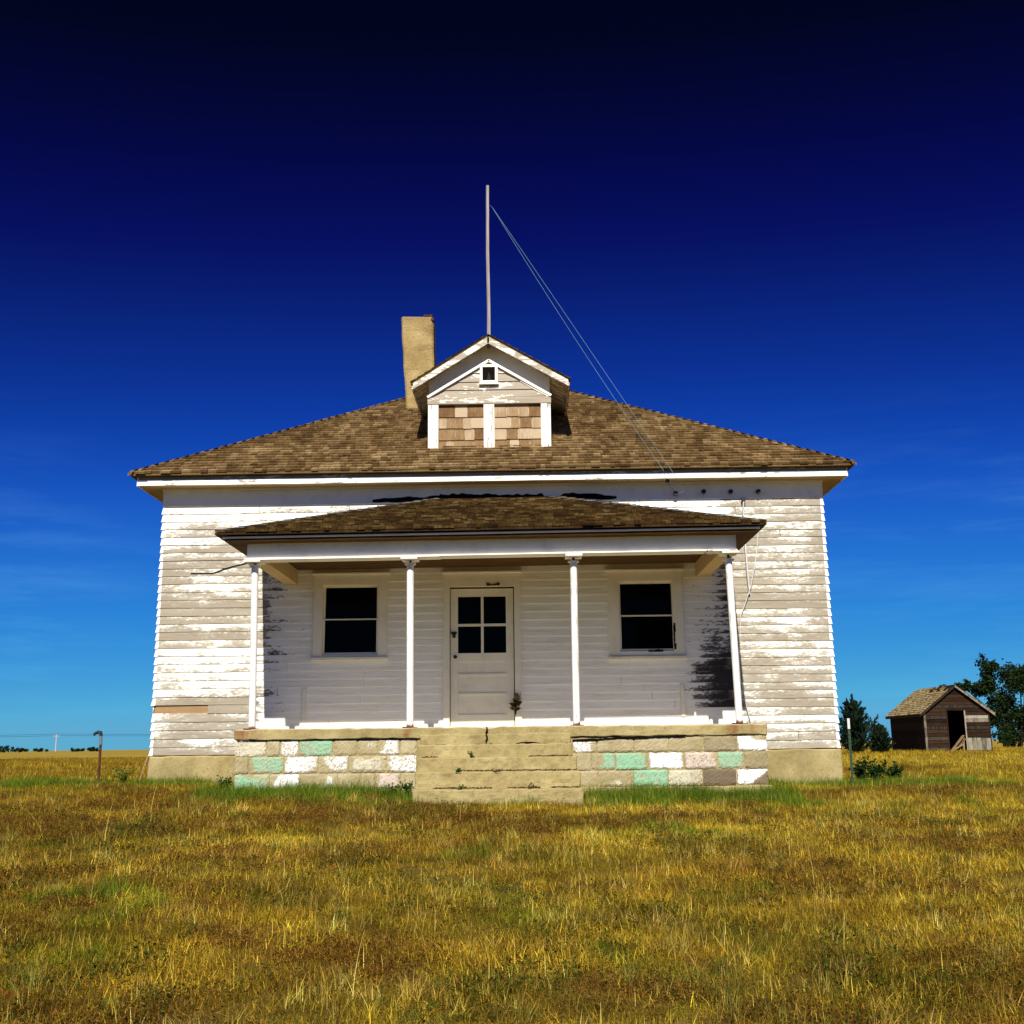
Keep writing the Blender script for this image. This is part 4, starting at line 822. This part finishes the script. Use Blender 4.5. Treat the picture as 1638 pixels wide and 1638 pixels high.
for sx in (-1, 1):
    ex = SX0 - .22 if sx < 0 else SX1 + .24; ez = SE - sl_s * .2; P = [Vector((mid, SY0 - .14, SR)), Vector((ex, SY0 - .14, ez)), Vector((ex, SY1 + .12, ez)), Vector((mid, SY1 + .12, SR))]
    dk_ = sh_part(MB().prism(P, (0, 0, -.03)), 'roof_deck', M['shedwood'])
    d = P[1] - P[0]; n = 14; nrm = Vector((-d.z, 0, d.x)) ; nrm = (nrm if nrm.z > 0 else -nrm).normalized()
    b = MB(); tt = []; rnd = random.Random(5)
    for r in range(n):
        a = P[1] - d * (r / n); a2 = P[1] - d * ((r + 1.1) / n); y = P[0].y
        while y < P[2].y:
            y2 = y + rnd.uniform(.10, .24)
            gone = (r >= 11 and y < SY0 + 2.6 and rnd.random() < .75) or rnd.random() < .04
            if not gone:
                o1 = nrm * (.022 + rnd.uniform(0, .02)); o2 = nrm * .006
                b.add([tuple(Vector((a.x, y, a.z)) + o1), tuple(Vector((a.x, y2 - .012, a.z)) + o1 * rnd.uniform(.7, 1.2)), tuple(Vector((a2.x, y2 - .012, a2.z)) + o2), tuple(Vector((a2.x, y, a2.z)) + o2), (a.x, y, a.z), (a.x, y2 - .012, a.z)], [(0, 1, 2, 3), (4, 5, 1, 0), (4, 0, 3)]); tt += [rnd.random()] * 6
            y = y2
    o = mesh('shingle_field', b.v, b.f, M['shed_shingle'], dk_); fattr(o.data, 'tint', tt); tag(o, kind='stuff')
    sh_part(MB().prism([P[0] + Vector((0, -.02, -.031)), P[1] + Vector((0, -.02, -.031)), P[1] + Vector((0, -.02, -.13)), P[0] + Vector((0, -.02, -.13))], (0, .02, 0)), 'rake_board', M['shedpale'] if sx > 0 else M['bark'])
    sh_part(MB().box(min(ex, ex - sx * .03), max(ex, ex - sx * .03), P[0].y + .001, P[2].y, ez - .13, ez - .031), 'eave_board', M['bark'])
# scrap boards leaning in the doorway
for a, b_, w_, lab in (((20.95, 38.9, 0.02), (21.7, 39.15, 0.78), .16, 'long pale scrap board leaning across the shed doorway'), ((21.15, 38.85, 0.02), (21.75, 39.1, 0.62), .12, 'brown scrap board leaning low in the shed doorway'),
                       ((21.5, 38.7, .02), (21.72, 39.2, .66), .07, 'thin upright stick of scrap wood before the shed doorway'), ((20.9, 38.75, .04), (21.5, 38.8, .34), .2, 'wide tan scrap board lying lowest before the shed doorway')):
    tag(MB().bar(a, b_, w_, .03).make('scrap_board', M['scrap']), lab, 'board', 'scrap boards at the shed door')

# ------------------------------------------------------------------ trees and plants
def leaf_mesh(name, P, N_, size, mat, parent, var, asp=1.6, seed=0):
    r = np.random.default_rng(seed); n = len(P); P = np.asarray(P, float)
    D_ = N_ / (np.linalg.norm(N_, axis=1, keepdims=True) + 1e-9)
    q = r.normal(size=(n, 3)); T = np.cross(D_, q); T /= np.linalg.norm(T, axis=1, keepdims=True) + 1e-9
    s = (size if np.ndim(size) else np.full(n, size))[:, None]
    V = np.empty((n, 4, 3)); V[:, 0] = P; V[:, 1] = P + D_ * s * asp * .5 + T * s * .5; V[:, 2] = P + D_ * s * asp; V[:, 3] = P + D_ * s * asp * .5 - T * s * .5
    o = mesh(name, V.reshape(-1, 3).tolist(), np.arange(4 * n).reshape(n, 4).tolist(), mat, parent)
    fattr(o.data, 'var', np.repeat(var, 4)); return o
def branch_pts(a, b, n, wob, r):
    a, b = np.array(a, float), np.array(b, float); pts = [a + (b - a) * t for t in np.linspace(0, 1, n)]
    for p in pts[1:-1]: p += r.normal(size=3) * wob
    return pts
def broad_tree(name, loc, blobs, label, mat, nleaf, size, seed, cat='tree', trunk_r=.22, group=None):
    r = np.random.default_rng(seed); x, y = loc; g = G(x, y); t = empty(name, (x, y, g), label, cat, group)
    tb = MB(); zc = min(b[2] for b in blobs) * .6
    tb.tube(branch_pts((0, 0, -.2), (0.1, 0, zc + .4), 4, .05, r), [trunk_r, trunk_r * .85, trunk_r * .7, trunk_r * .55], 8)
    for b in blobs: tb.tube(branch_pts((0.05, 0, zc), (b[0], b[1], b[2]), 4, .15, r), [trunk_r * .5, trunk_r * .35, trunk_r * .22, .02], 6)
    tb.make('trunk', M['bark'], t)
    Ps = []; Ns = []; va = []; tot = sum(b[3] ** 2 for b in blobs)
    for b in blobs:
        n = int(nleaf * b[3] ** 2 / tot); k = max(6, int(n / 45))
        for _ in range(k):    # leafy twigs within the blob
            d = r.normal(size=3); d /= np.linalg.norm(d); rad = b[3] * r.uniform(.35, 1.05) ; c_ = np.array(b[:3]) + d * rad * np.array([1, 1, b[4] if len(b) > 4 else .8])
            m_ = n // k; pp = c_ + r.normal(size=(m_, 3)) * b[3] * .13 ; Ps.append(pp); Ns.append(r.normal(size=(m_, 3)) + np.array([0, 0, -.2])); va.append(np.clip(r.uniform(0, 1, m_) * .7 + r.uniform(0, .3), 0, 1))
    leaf_mesh('crown', np.vstack(Ps), np.vstack(Ns), r.uniform(.6, 1.2, sum(map(len, Ps))) * size, mat, t, np.concatenate(va), seed=seed); return t
broad_tree('elm_tree', (33.2, 60), [(-1.6, 0, 5.3, .75, 1.5), (-1.9, 0, 4.0, .9), (-3.2, .3, 4.1, .6), (-4.3, .3, 3.9, .45), (.3, -.3, 4.6, 1.25, .8), (1.2, 0, 5.2, .7), (-.8, .2, 3.0, 1.0), (2.0, 0, 4.4, 1.0), (-1.5, 0, 2.2, .9), (.6, 0, 1.8, 1.3), (-1.0, -.5, .9, .9), (2.4, .2, 2.0, 1.2), (1.2, -.6, .8, 1.1), (3.4, 0, 3.4, 1.2), (1.6, -.4, 3.2, .9), (2.6, -.4, .8, 1.1), (4.2, 0, 2.2, 1.3)],
           'dark broadleaf tree with ragged crown rising behind the shed', M['elm'], 36000, .13, 21)
def juniper(loc, h, wd, label, seed, nb=85):
    r = np.random.default_rng(seed); x, y = loc; g = G(x, y); t = empty('juniper_tree', (x, y, g), label, 'tree')
    tb = MB().tube([(0, 0, -.1), (0, 0, h * .9)], [.09, .015], 6); Ps = []; Ns = []
    for i in range(nb):
        z = h * r.uniform(.02, .80); a = r.uniform(0, 6.28); l = wd * (1 - (z / h) ** .8) * r.uniform(.3, 1.15) + .05; dz = l * r.uniform(.35, .9) + .15
        e = np.array([math.cos(a) * l, math.sin(a) * l, min(z + dz, h * r.uniform(.9, 1.0))]); s_ = np.array([0, 0, z]); tb.tube([s_, (s_ + e) / 2 - np.array([0, 0, .05]), e], [.015, .01, .004], 4, False)
        m_ = 95; u = r.uniform(.08, 1, m_)[:, None]; pp = s_ + (e - s_) * u - np.array([0, 0, .12]) * np.sin(u * 3.14) + r.normal(size=(m_, 3)) * (.085 * (1.05 - u) + .008); Ps.append(pp); Ns.append(np.tile((e - s_) / np.linalg.norm(e - s_), (m_, 1)) + r.normal(size=(m_, 3)) * .4 + np.array([0, 0, .3]))
    zz = np.linspace(h * .6, h, 90); Ps.append(np.stack([r.normal(size=90) * .05 * (1.1 - (zz / h - .6) * 2.4), r.normal(size=90) * .05, zz], -1)); Ns.append(np.tile([0, 0, 1.], (90, 1)) + r.normal(size=(90, 3)) * .35)
    tb.make('trunk', M['bark'], t); leaf_mesh('crown', np.vstack(Ps), np.vstack(Ns), r.uniform(.04, .075, sum(map(len, Ps))), M['juniper'], t, r.uniform(0, 1, sum(map(len, Ps))), 2.8, seed)
juniper((14.95, 34), 2.55, 1.2, 'dark spiky juniper between the schoolhouse and the shed, taller one', 4)
juniper((16.35, 35), 1.25, .6, 'low dark juniper close against the left of the shed', 6)
def leafy(name, loc, h, rad, n, size, mat, label, cat, seed, group=None, stems=9, asp=1.7):
    r = np.random.default_rng(seed); x, y = loc; g = G(x, y); t = empty(name, (x, y, g), label, cat, group)
    tb = MB(); Ps = []; Ns = []
    for i in range(stems):
        a = r.uniform(0, 6.28); l = rad * r.uniform(.3, 1); e = np.array([math.cos(a) * l, math.sin(a) * l, h * r.uniform(.55, 1)]); pts = [np.array([0, 0, -.03]), e * [.35, .35, .6], e]; tb.tube(pts, [.006, .004, .002], 4, False)
        m_ = n // stems; u = r.uniform(.15, 1, m_)[:, None]; pp = e * u * np.hstack([u, u, np.ones_like(u)]) + r.normal(size=(m_, 3)) * rad * .16; pp[:, 2] = np.maximum(pp[:, 2], .01); Ps.append(pp); v = r.normal(size=(m_, 3)); v[:, 2] = np.abs(v[:, 2]) * .4; Ns.append(v)
    tb.make('stem', mat, t); k = sum(map(len, Ps)); leaf_mesh('foliage', np.vstack(Ps), np.vstack(Ns), r.uniform(.6, 1.3, k) * size, mat, t, r.uniform(0, 1, k), asp, seed); return t
for i, (x, y, h, rd, lab) in enumerate(((5.62, .75, .36, .22, 'dark green bush beside the steel post, nearest the corner'), (5.95, 1.1, .30, .2, 'dark green bush, middle of three right of the schoolhouse'), (6.26, 1.2, .25, .2, 'dark green bush, rightmost of three right of the schoolhouse'))):
    leafy('bush', (x, y), h, rd, 520, .036, M['bush'], lab, 'bush', 30 + i, 'bushes right of the schoolhouse')
for i, (x, y, h, rd, lab) in enumerate(((-3.36, -2.3, .26, .16, 'tall green weed at the left end of the porch blocks'), (-1.15, -2.62, .20, .18, 'bushy green weed against the blocks left of the steps'), (-.98, -2.75, .26, .10, 'narrow green weed hard against the left side of the steps'),
        (-5.45, -.15, .28, .2, 'green weed at the left corner of the foundation'), (-7.3, -1.9, .20, .22, 'low green weed in the grass left of the pipe hoop'), (-8.5, -1.6, .20, .25, 'low green weed farthest left in the grass before the field'))):
    leafy('weed', (x, y), h, rd, 190, .024, M['weed'], lab, 'weed', 50 + i, 'weeds along the porch and lawn')
for i, (x, y, z, h, lab) in enumerate(((-.19, -2.735, .40, .10, 'small green weed growing on the top step joint'), (-.33, -2.995, .235, .05, 'tiny green weed on the middle step, left of centre'), (-.30, -3.26, .04, .05, 'flat green weed on the lowest step'), (.55, -3.26, .04, .04, 'dry low weed on the lowest step, right of centre'), (.12, -2.995, .235, .035, 'dry low weed along the middle step'))):
    t = leafy('step_weed', (x, y), h, .06 if h > .06 else .1, 46, .018, M['weed'] if i < 3 else M['dry'], lab, 'weed', 70 + i, 'weeds on the steps', 5); t.location.z = z
t = leafy('dried_weed', (.335, -.07), .30, .09, 60, .05, M['dry'], 'dried leafy weed caught on the right edge of the door', 'weed', 80, stems=6); t.location.z = 1.03

# ------------------------------------------------------------------ small yard objects
y_ = .3; g = G(-5.98, y_)
hy = empty('yard_hydrant', (-5.98, y_, g), 'rusty yard hydrant pipe with curved metal head left of the schoolhouse', 'hydrant')
MB().tube([(0, 0, -.1), (0.0, 0, .62)], .02, 10).make('standpipe', M['rust'], hy); MB().tube([(0, 0, .6), (-.005, 0, .74)], .024, 10).make('collar', M['metal'], hy)
MB().tube([(0.0, 0, .73), (-.01, 0, .775), (-.05, 0, .79), (-.09, 0, .765), (-.115, 0, .75)], [.026, .03, .026, .018, .022], 10).make('spout', M['black'], hy, smooth=True)
MB().bar((-.01, 0, .80), (-.10, 0, .785), .02, .015).make('handle', M['black'], hy)
cable('pipe_hoop', [(-5.86, -.15, -.1), (-5.86, -.15, .10), (-5.84, -.15, .13), (-5.76, -.15, .135), (-5.70, -.15, .13)], .008, M['rust'], 'small bent rusty rod in the grass beside the hydrant', 'rod')
tag(MB().bar((-5.24, -.10, .05), (-5.13, -.06, .47), .016, .016).make('stick', M['scrap']), 'thin pale stick leaning on the left corner of the foundation', 'stick')
px, py = 5.20, -.25; g = G(px, py); T = empty('fence_post', (px, py, g), 'green steel post with white top at the right corner of the foundation', 'post')
b = MB(); b.box(-.018, .018, -.002, .004, -.1, .83); b.box(-.003, .003, .0045, .04, -.1, .83)
for i in range(12): b.box(-.008, .008, -.012, -.0025, .08 + i * .06, .095 + i * .06)
b.make('stake', M['postgreen'], T); b = MB(); b.box(-.018, .018, -.002, .004, .8305, .98); b.box(-.003, .003, .0045, .04, .8305, .98); b.make('painted_top', M['white'], T)
I = empty('rusty_implement', (5.62, 2.4, G(5.62, 2.4)), 'rusty iron farm implement standing behind the steel post', 'implement')
MB().bar((0, 0, -.1), (0.02, 0, .52), .05, .05).make('upright', M['rust'], I); MB().box(-.12, .17, -.05, .05, .50, .545).make('plate', M['rust'], I); MB().box(-.10, .12, -.04, .04, .40, .43).make('plate', M['rust'], I); MB().bar((.0, 0, .2), (.16, .05, .17), .03, .03).make('arm', M['rust'], I)
MB().tube([(-.03 + .13 * math.cos(t), -.06, .47 + .07 * math.sin(t)) for t in [i * .7 for i in range(8)]], .014, 6).make('wheel_rim', M['rust'], I)

# ------------------------------------------------------------------ far things
for i, (px, d, h, wd, lab) in enumerate(((38, 420, 2.6, 6, 'distant dark clump of trees at the far left horizon'), (92, 480, 1.5, 6, 'faint low distant tree left of the far utility pole'), (148, 430, 1.6, 4.5, 'low distant tree just behind the hydrant spout'), (172, 430, 1.8, 3.5, 'low distant tree just right of the hydrant'), (62, 430, 1.8, 4, 'low distant tree right of the far left clump'))):
    u = (px - 819) / 1795.97; dv = fwd + right * u; k = (d - CAM.y) / dv.y; x = CAM.x + dv.x * k
    broad_tree('far_tree', (x, d), [(-wd * .35, 0, h * .5, h * .45), (wd * .1, 0, h * .55, h * .5), (wd * .5, 0, h * .4, h * .38), (-wd * .1, 0, h * .3, h * .4)], lab, M['elm'], 700, .4, 90 + i, group='far trees on the horizon', trunk_r=.15)
u = (115.5 - 819) / 1795.97; dv = fwd + right * u; k = (560 - CAM.y) / dv.y; ux = CAM.x + dv.x * k
U = empty('utility_pole', (ux, 560, G(ux, 560)), 'tiny distant utility pole on the left horizon', 'utility pole')
MB().tube([(0, 0, -.5), (0, 0, 8.6)], [.35, .25], 8).make('shaft', M['pole'], U); MB().box(-1.6, 1.6, -.12, .12, 7.6, 7.85).make('crossarm', M['pole'], U)
for dz, lab in ((8.7, 'upper faint power line crossing the left horizon'), (7.9, 'lower faint power line crossing the left horizon')):
    cable('power_line', sagline((ux - 300, 600, dz + 1.4), (ux, 560, dz), 1.2, 20) + sagline((ux, 560, dz), (ux + 330, 600, dz - .3), 1.2, 20)[1:], .07, M['black'], lab, 'power line', 'power lines', 4)

# ------------------------------------------------------------------ grass (geometry-node instances of small tufts)
protos = bpy.data.collections.new('grass_tufts')
def tuft(name, n, rad, h0, h1, wd, lean, seed, seg=3, curl=.5):
    r = np.random.default_rng(seed); V = []; F = []; va = []
    for _ in range(n):
        a = r.uniform(0, 6.28); rr = rad * math.sqrt(r.uniform()); bx, by = rr * math.cos(a), rr * math.sin(a); h = r.uniform(h0, h1); la = r.uniform(0, 6.28); ln = abs(r.normal(0, lean)); tw = r.uniform(0, 6.28); v0 = r.uniform()
        k = len(V)
        for i in range(seg + 1):
            t = i / seg; out = h * ln * (t ** (1 + curl)); z = h * t * math.sqrt(max(.05, 1 - min(.9, ln * ln * t * .6))); cx, cy = bx + math.cos(la) * out, by + math.sin(la) * out; w2 = wd * (1 - t * .85) / 2 * r.uniform(.9, 1.1)
            V += [(cx - math.cos(tw) * w2, cy - math.sin(tw) * w2, z), (cx + math.cos(tw) * w2, cy + math.sin(tw) * w2, z)]; va += [v0, v0]
        F += [(k + 2 * i, k + 2 * i + 1, k + 2 * i + 3, k + 2 * i + 2) for i in range(seg)]
    me = bpy.data.meshes.new(name); me.from_pydata(V, [], F); me.update(); fattr(me, 'var', va); me.materials.append(M['grass'])
    o = bpy.data.objects.new(name, me); protos.objects.link(o)
def leafmat(name, n, rad, h, size, seed):
    r = np.random.default_rng(seed); V = []; F = []; va = []
    for _ in range(n):
        c_ = np.array([r.normal() * rad * .5, r.normal() * rad * .5, abs(r.normal()) * h * .5]); d = r.normal(size=3); d[2] = abs(d[2]) * .7; d /= np.linalg.norm(d); t = np.cross(d, r.normal(size=3)); t /= np.linalg.norm(t) + 1e-6; s = size * r.uniform(.6, 1.5); k = len(V)
        V += [tuple(c_), tuple(c_ + d * s + t * s * .3), tuple(c_ + d * s * 2), tuple(c_ + d * s - t * s * .3)]; F.append((k, k + 1, k + 2, k + 3)); va += [r.uniform()] * 4
    me = bpy.data.meshes.new(name); me.from_pydata(V, [], F); me.update(); fattr(me, 'var', va); me.materials.append(M['grass'])
    protos.objects.link(bpy.data.objects.new(name, me))
for i in range(4): tuft('a_fine_tuft%d' % i, 46, .12, .02, .075, .0046, 1.25, 100 + i)          # 0-3
for i in range(2): tuft('b_straw%d' % i, 9, .10, .05, .12, .0046, .5, 120 + i)               # 4-5
for i in range(3): tuft('c_green_tuft%d' % i, 40, .11, .07, .20, .0050, .5, 140 + i)           # 6-8
for i in range(2): leafmat('d_low_weed%d' % i, 110, .15, .055, .010, 160 + i)                  # 9-10
for i in range(2): tuft('f_clump%d' % i, 34, .07, .07, .17, .0052, .8, 200 + i)                 # 14-15
for i in range(3): tuft('e_stalk%d' % i, 1, .01, .35, .6, .0045, .95, 180 + i, 8, .8)          # 11-13

def scatter(n, d0, d1, ang=.56, extra=1.5):
    d = np.sqrt(rng.uniform(d0 ** 2, d1 ** 2, n)); x = CAM.x + rng.uniform(-1, 1, n) * (ang * d + extra); y = CAM.y + d
    keep = ~((np.abs(x) < 5.0) & (y > -.1) & (y < 10.1)) & ~((x > -3.2) & (x < 3.52) & (y > -2.36) & (y < .2)) & ~((x > -.84) & (x < 1.12) & (y > -3.26) & (y < -2)) & ~((x > SX0) & (x < SX1) & (y > SY0) & (y < SY1))
    return x[keep], y[keep]
def greenness(x, y):
    front = np.exp(-(np.maximum(0, -2.45 - y) / .75) ** 1.5) * ((x > -3.6) & (x < 3.8)) * (y < -2.2)
    sidef = np.exp(-(np.abs(y + .15) / .6) ** 1.5) * (np.abs(x) > 3.0) * (np.abs(x) < 7.0)
    pat = np.clip((.5 * fbm(x, y, .55, 21) + .5 * fbm(x, y, 2.3, 23) - .585) * 6, 0, .85)
    leftp = .7 * np.exp(-(((x + 7) / 2.2) ** 2 + ((y + .8) / 1.2) ** 2)); rightp = .6 * np.exp(-(((x - 6.2) / 2.5) ** 2 + ((y + .2) / 1.3) ** 2))
    return np.clip(np.maximum.reduce([front, sidef, pat, leftp, rightp]), 0, 1)
def redness(x, y):
    x = x + .5 * (vnoise(x, y, 1.7, 61) - .5); y = y + .7 * (vnoise(x, y, 2.1, 62) - .5); band = .35 * np.clip((-x) / 3, 0, 1) * np.clip((-8 - y) / 2, 0, 1) + .5 * np.exp(-(((y + 4.6 + .10 * x) / .8) ** 2)) 
    return np.clip((.55 * fbm(x * .8, y * 1.3, .75, 31) + .45 * fbm(x, y * 1.2, 2.6, 33) - .46) * 4.2 + band, 0, 1)
def yellow(x, y): return np.clip(.55 * np.exp(-((y + 6.2 - .05 * x) / .9) ** 2) - .35 * np.clip((-1 - x) / 3, 0, 1) * np.clip((-8 - y) / 2, 0, 1) + (.55 * fbm(x * .7, y * 1.5, .5, 41) + .45 * fbm(x, y * 1.3, 2.2, 43) - .42) * 4.0 + .42 * np.clip(x / 5, -1, 1), 0, 1)
C_DRY, C_YEL, C_RED, C_GRN, C_STRAW = map(np.array, ((.34, .22, .020), (.64, .47, .042), (.17, .072, .014), (.13, .22, .012), (.80, .64, .18)))
def lerp(a, b, t): return a + (b - a) * t[:, None]
PX, PY_, PI_, PS_, PR_, PC_ = [], [], [], [], [], []
def put(x, y, idx, sc, colr):
    n = len(x); PX.append(x); PY_.append(y); PI_.append(idx); PS_.append(sc); PR_.append(rng.uniform(0, 6.283, n)); PC_.append(np.clip(colr * rng.uniform(.45, 1.3, (n, 1)) * (1 + rng.normal(0, .05, (n, 3))), .004, .8))
GR = []
def flush(name, label, cat='grass'):
    x = np.concatenate(PX); y = np.concatenate(PY_); n = len(x)
    me = bpy.data.meshes.new(name); me.from_pydata(np.stack([x, y, gz(x, y) - .006], -1).tolist(), [], []); me.update()
    fattr(me, 'tint', np.hstack([np.vstack(PC_), np.ones((n, 1))]), 'FLOAT_COLOR'); fattr(me, 'gscale', np.concatenate(PS_)); fattr(me, 'grot', np.concatenate(PR_))
    a = me.attributes.new('gidx', 'INT', 'POINT'); a.data.foreach_set('value', np.concatenate(PI_).astype(np.int32))
    o = link(name, me); tag(o, label, cat, kind='stuff')
    ng = bpy.data.node_groups.new('scatter_' + name, 'GeometryNodeTree'); ng.interface.new_socket('Geometry', in_out='INPUT', socket_type='NodeSocketGeometry'); ng.interface.new_socket('Geometry', in_out='OUTPUT', socket_type='NodeSocketGeometry')
    A = ng.nodes; K = ng.links; gi = A.new('NodeGroupInput'); go = A.new('NodeGroupOutput'); ci = A.new('GeometryNodeCollectionInfo'); ci.inputs[0].default_value = protos; ci.inputs['Separate Children'].default_value = True; ci.inputs['Reset Children'].default_value = True
    ip = A.new('GeometryNodeInstanceOnPoints'); ip.inputs['Pick Instance'].default_value = True
    def na(nm, ty):
        q_ = A.new('GeometryNodeInputNamedAttribute'); q_.data_type = ty; q_.inputs[0].default_value = nm; return q_.outputs[0]
    cx = A.new('ShaderNodeCombineXYZ'); K.new(na('grot', 'FLOAT'), cx.inputs[2]); er = A.new('FunctionNodeEulerToRotation'); K.new(cx.outputs[0], er.inputs[0])
    K.new(gi.outputs[0], ip.inputs['Points']); K.new(ci.outputs[0], ip.inputs['Instance']); K.new(na('gidx', 'INT'), ip.inputs['Instance Index']); K.new(er.outputs[0], ip.inputs['Rotation']); K.new(na('gscale', 'FLOAT'), ip.inputs['Scale']); K.new(ip.outputs[0], go.inputs[0])
    md = o.modifiers.new('scatter', 'NODES'); md.node_group = ng
    for l_ in (PX, PY_, PI_, PS_, PR_, PC_): l_.clear()
    return o
# dry lawn
for d0, d1, n, sc in ((3.2, 8, 11000, 1.0), (8, 18, 26000, 1.1), (18, 34, 20000, 1.6), (34, 75, 16000, 2.6)):
    x, y = scatter(n, d0, d1); g_ = greenness(x, y); r_ = redness(x, y); ye = yellow(x, y)
    ye = np.clip(ye + rng.normal(0, .35, len(x)), 0, 1); r_ = np.clip(r_ + rng.normal(0, .3, len(x)), 0, 1); c_ = lerp(np.tile(C_DRY, (len(x), 1)), C_YEL, ye); c_ = lerp(c_, C_RED, r_ * .85 * (rng.random(len(x)) < .8)); c_ = lerp(c_, np.array((.17, .165, .018)), .6 * np.clip((fbm(x, y * 1.2, 1.1, 81) - .42) * 4, 0, 1) * (rng.random(len(x)) < .55)); g_ = np.where((y < -3.6) | (y > 1), g_ * .6, g_); c_ = lerp(c_, C_GRN, np.clip(g_ * 1.0, 0, 1) * (rng.random(len(x)) < .75))
    pb = np.clip(.5 + 1.9 * (.5 * fbm(x * .8, y * 1.3, .9, 75) + .5 * fbm(x, y * 1.3, 2.9, 77) - .24), .4, 1.5)
    put(x, y, rng.integers(0, 4, len(x)), sc * rng.uniform(.5, 1.0, len(x)) * (.7 + .9 * fbm(x, y, 3.1, 71)), c_ * pb[:, None])
for d0, d1, n, sc in ((3.2, 8, 2600, 1.0), (8, 18, 5200, 1.05), (18, 40, 3500, 1.5)):
    x, y = scatter(n, d0, d1); k = rng.random(len(x)) < np.clip(.25 + .6 * yellow(x, y) - .3 * redness(x, y), .05, 1); x, y = x[k], y[k]
    put(x, y, rng.integers(4, 6, len(x)), sc * rng.uniform(.6, 1.2, len(x)), lerp(np.tile(C_STRAW, (len(x), 1)), C_YEL, rng.random(len(x))))
x, y = scatter(110, 3.4, 13); put(x, y, rng.integers(11, 14, len(x)), rng.uniform(.4, .95, len(x)), np.tile(C_STRAW, (len(x), 1)))
x, y = scatter(5200, 3.3, 14); k = rng.random(len(x)) < np.clip((fbm(x, y, 1.9, 95) - .5) * 5, .03, 1); x, y = x[k], y[k]
put(x, y, rng.integers(14, 16, len(x)), rng.uniform(.45, 1.0, len(x)), lerp(lerp(np.tile(C_DRY, (len(x), 1)), C_STRAW, .6 * rng.random(len(x))), np.array((.10, .12, .02)), (rng.random(len(x)) < .35) * .8))
flush('dry_grass', 'short dry ochre grass covering the yard')
for d0, d1, n, sc in ((3.2, 8, 5200, 1.0), (8, 16, 9000, 1.1)):
    x, y = scatter(n, d0, d1); k = rng.random(len(x)) < redness(x, y) * .9; x, y = x[k], y[k]
    put(x, y, rng.integers(9, 11, len(x)), sc * rng.uniform(.6, 1.2, len(x)), lerp(np.tile(C_RED, (len(x), 1)), np.array((.17, .11, .022)), rng.random(len(x))))
x, y = scatter(2600, 3.3, 13); k = rng.random(len(x)) < np.clip((fbm(x, y, 1.3, 97) - .58) * 7, 0, 1); x, y = x[k], y[k]
put(x, y, rng.integers(9, 11, len(x)), rng.uniform(.8, 1.5, len(x)), np.tile(np.array((.065, .085, .012)), (len(x), 1)))
flush('low_red_weeds', 'low reddish brown weeds matted among the dry grass')
for d0, d1, n, sc in ((3.2, 8, 1500, .75), (8, 19, 16000, .8), (13.4, 14.7, 12000, 1.25), (16.0, 17.1, 7000, 1.0)):
    x, y = scatter(n, d0, d1); gg = greenness(x, y); nn = np.clip((fbm(x, y, 1.6, 91) - .30) * 3.0, .08, 1); k = rng.random(len(x)) < gg ** 1.3 * nn; x, y, gg, nn = x[k], y[k], gg[k], nn[k]
    put(x, y, rng.integers(6, 9, len(x)), sc * rng.uniform(.5, 1.15, len(x)) * (.5 + .45 * gg) * (.55 + .5 * nn), lerp(np.tile(C_GRN, (len(x), 1)), np.array((.16, .19, .03)), rng.random(len(x)) ** 2))
flush('green_grass', 'green grass tufts along the porch and in scattered patches')
